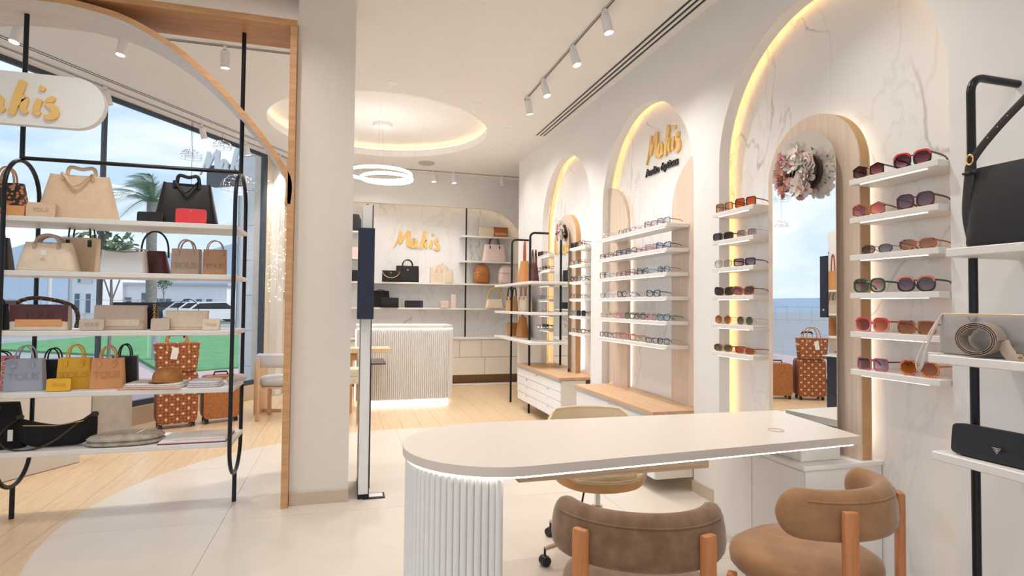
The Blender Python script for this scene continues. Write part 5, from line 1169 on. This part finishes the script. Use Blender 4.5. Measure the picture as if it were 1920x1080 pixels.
hz.loft([[V((x_, 150, -.4)), V((x_, 170, z_)), V((x_, 230, z_*.7)), V((x_, 240, -.4))] for x_, _, z_ in pts]); tag(hz.build('hills', M('hazy_hill', (.33, .42, .54), .95, ns=.02, na=.2)), 'low hazy blue hills on the horizon', 'hills', kind='structure')
pt = outp(281, 560, 25); palm = thing('palm_tree', 'palm tree behind the rack, fronds blown to the left', 'palm tree', (pt.x, pt.y, -.16))
MB().tube([(0, 0, 0), (.05, 0, 1.8), (0, 0, 4.0), (0, 0, 5.75)], [.26, .22, .20, .22], 12).build('trunk', M('palm_bark', (.26, .24, .22), .9, ns=12, na=.3, bump=.4), palm)
PL_ = M('palm_green', (.20, .30, .20), .7, na=.3, ns=6); random.seed(21)
for k in range(20):
    a = 2*pi*k/20+random.uniform(-.15, .15); el = random.uniform(.45, 1.4); L_ = random.uniform(2.1, 3.0); mb = MB(); P = []
    for i in range(9):
        u = i/8; P.append(V((L_*u*cos(a)*cos(el)-.5*u*u, L_*u*sin(a)*cos(el), 5.75+L_*u*sin(el)-1.7*u*u)))
    mb.tube(P, [.03*(1-.8*i/8) for i in range(9)], 5)
    for i in range(34):
        u = (i+1)/35; f = u*8; j = min(7, int(f)); p = P[j].lerp(P[j+1], f-j); tg = (P[j+1]-P[j]).normalized(); side = tg.cross(V((0, 0, 1))).normalized(); ll = .62*sin(pi*min(1, u*.85+.12))+.1
        for s_ in (-1, 1):
            e_ = p+side*s_*ll*.62+tg*ll*.55+V((-.15, 0, -.28*ll)); mb.faces([p-tg*.016, p+tg*.016, e_], [(0, 1, 2)])
    mb.build('frond', PL_, palm, ang=80)
def pole_(label, px, dist, h, r, col):
    q = outp(px, 560, dist); t = thing('street_post', label, 'post', (q.x, q.y, -.16), 0); MB().tube([(0, 0, 0), (0, 0, h)], r, 12).build('shaft', col, t); MB().lathe([(r*1.8, 0), (r*1.8, .03), (r, .06)], 14).build('foot', col, t)
pole_('short grey steel bollard on the lawn edge', 294, 14, 1.05, .09, M('steel_grey', (.35, .38, .42), .5)); pole_('slim lamp post right of the parked cars', 446, 30, 7, .10, M('steel_grey', ())); pole_('pale post left of the long white building', 92, 40, 4.4, .14, M('pale_post', (.6, .62, .6), .7)); pole_('grey street post in the far left window bay', 131, 38, 3.6, .12, M('steel_grey', ()))
def sapling(label, px, dist, h):
    q = outp(px, 560, dist); t = thing('young_tree', label, 'tree', (q.x, q.y, -.16)); random.seed(px)
    MB().tube([(0, 0, 0), (.03, 0, h*.5), (0, 0, h*.75)], [.012*h, .010*h, .005*h], 6).tube([(.03, 0, h*.5), (.09*h, .1, h*.8)], .005*h, 5).tube([(.03, 0, h*.5), (-.08*h, 0, h*.78)], .005*h, 5).build('trunk', M('twig_grey', (.2, .18, .16), .9), t)
    mb = MB()
    for k in range(260):
        c = V((random.gauss(0, .09*h), random.gauss(0, .09*h), h*.86+random.gauss(0, .075*h))); n_ = V((random.uniform(-1, 1), random.uniform(-1, 1), random.uniform(-1, 1))).normalized(); a_ = n_.orthogonal()*(.022*h); b_ = n_.cross(a_)
        mb.faces([c-a_, c+b_*.6, c+a_, c-b_*.6], [(0, 1, 2, 3)])
    mb.build('foliage', M('leaf_dull', (.10, .17, .08), .8, na=.3), t)['kind'] = 'stuff'
sapling('slender young tree before the long white building', 306, 56, 4.0); sapling('young leafy tree left of the palm trunk', 206, 11.5, 2.9)
# lone ground-anchored cable seen in the mirror: boundary fence and far houses beyond the road
fh = thing('fence', 'long pale fence across the road, seen in the near mirror', 'fence', (-40, 40, -.16), radians(40))
for k in range(60): B(-30+k, -29.95+k, -.03, .03, 0, 1.6).build('post', M('steel_grey', ()), fh)
B(-30, 30, -.01, .01, 1.5, 1.56).build('rail', M('steel_grey', ()), fh); B(-30, 30, -.01, .01, .3, .36).build('rail', M('steel_grey', ()), fh)
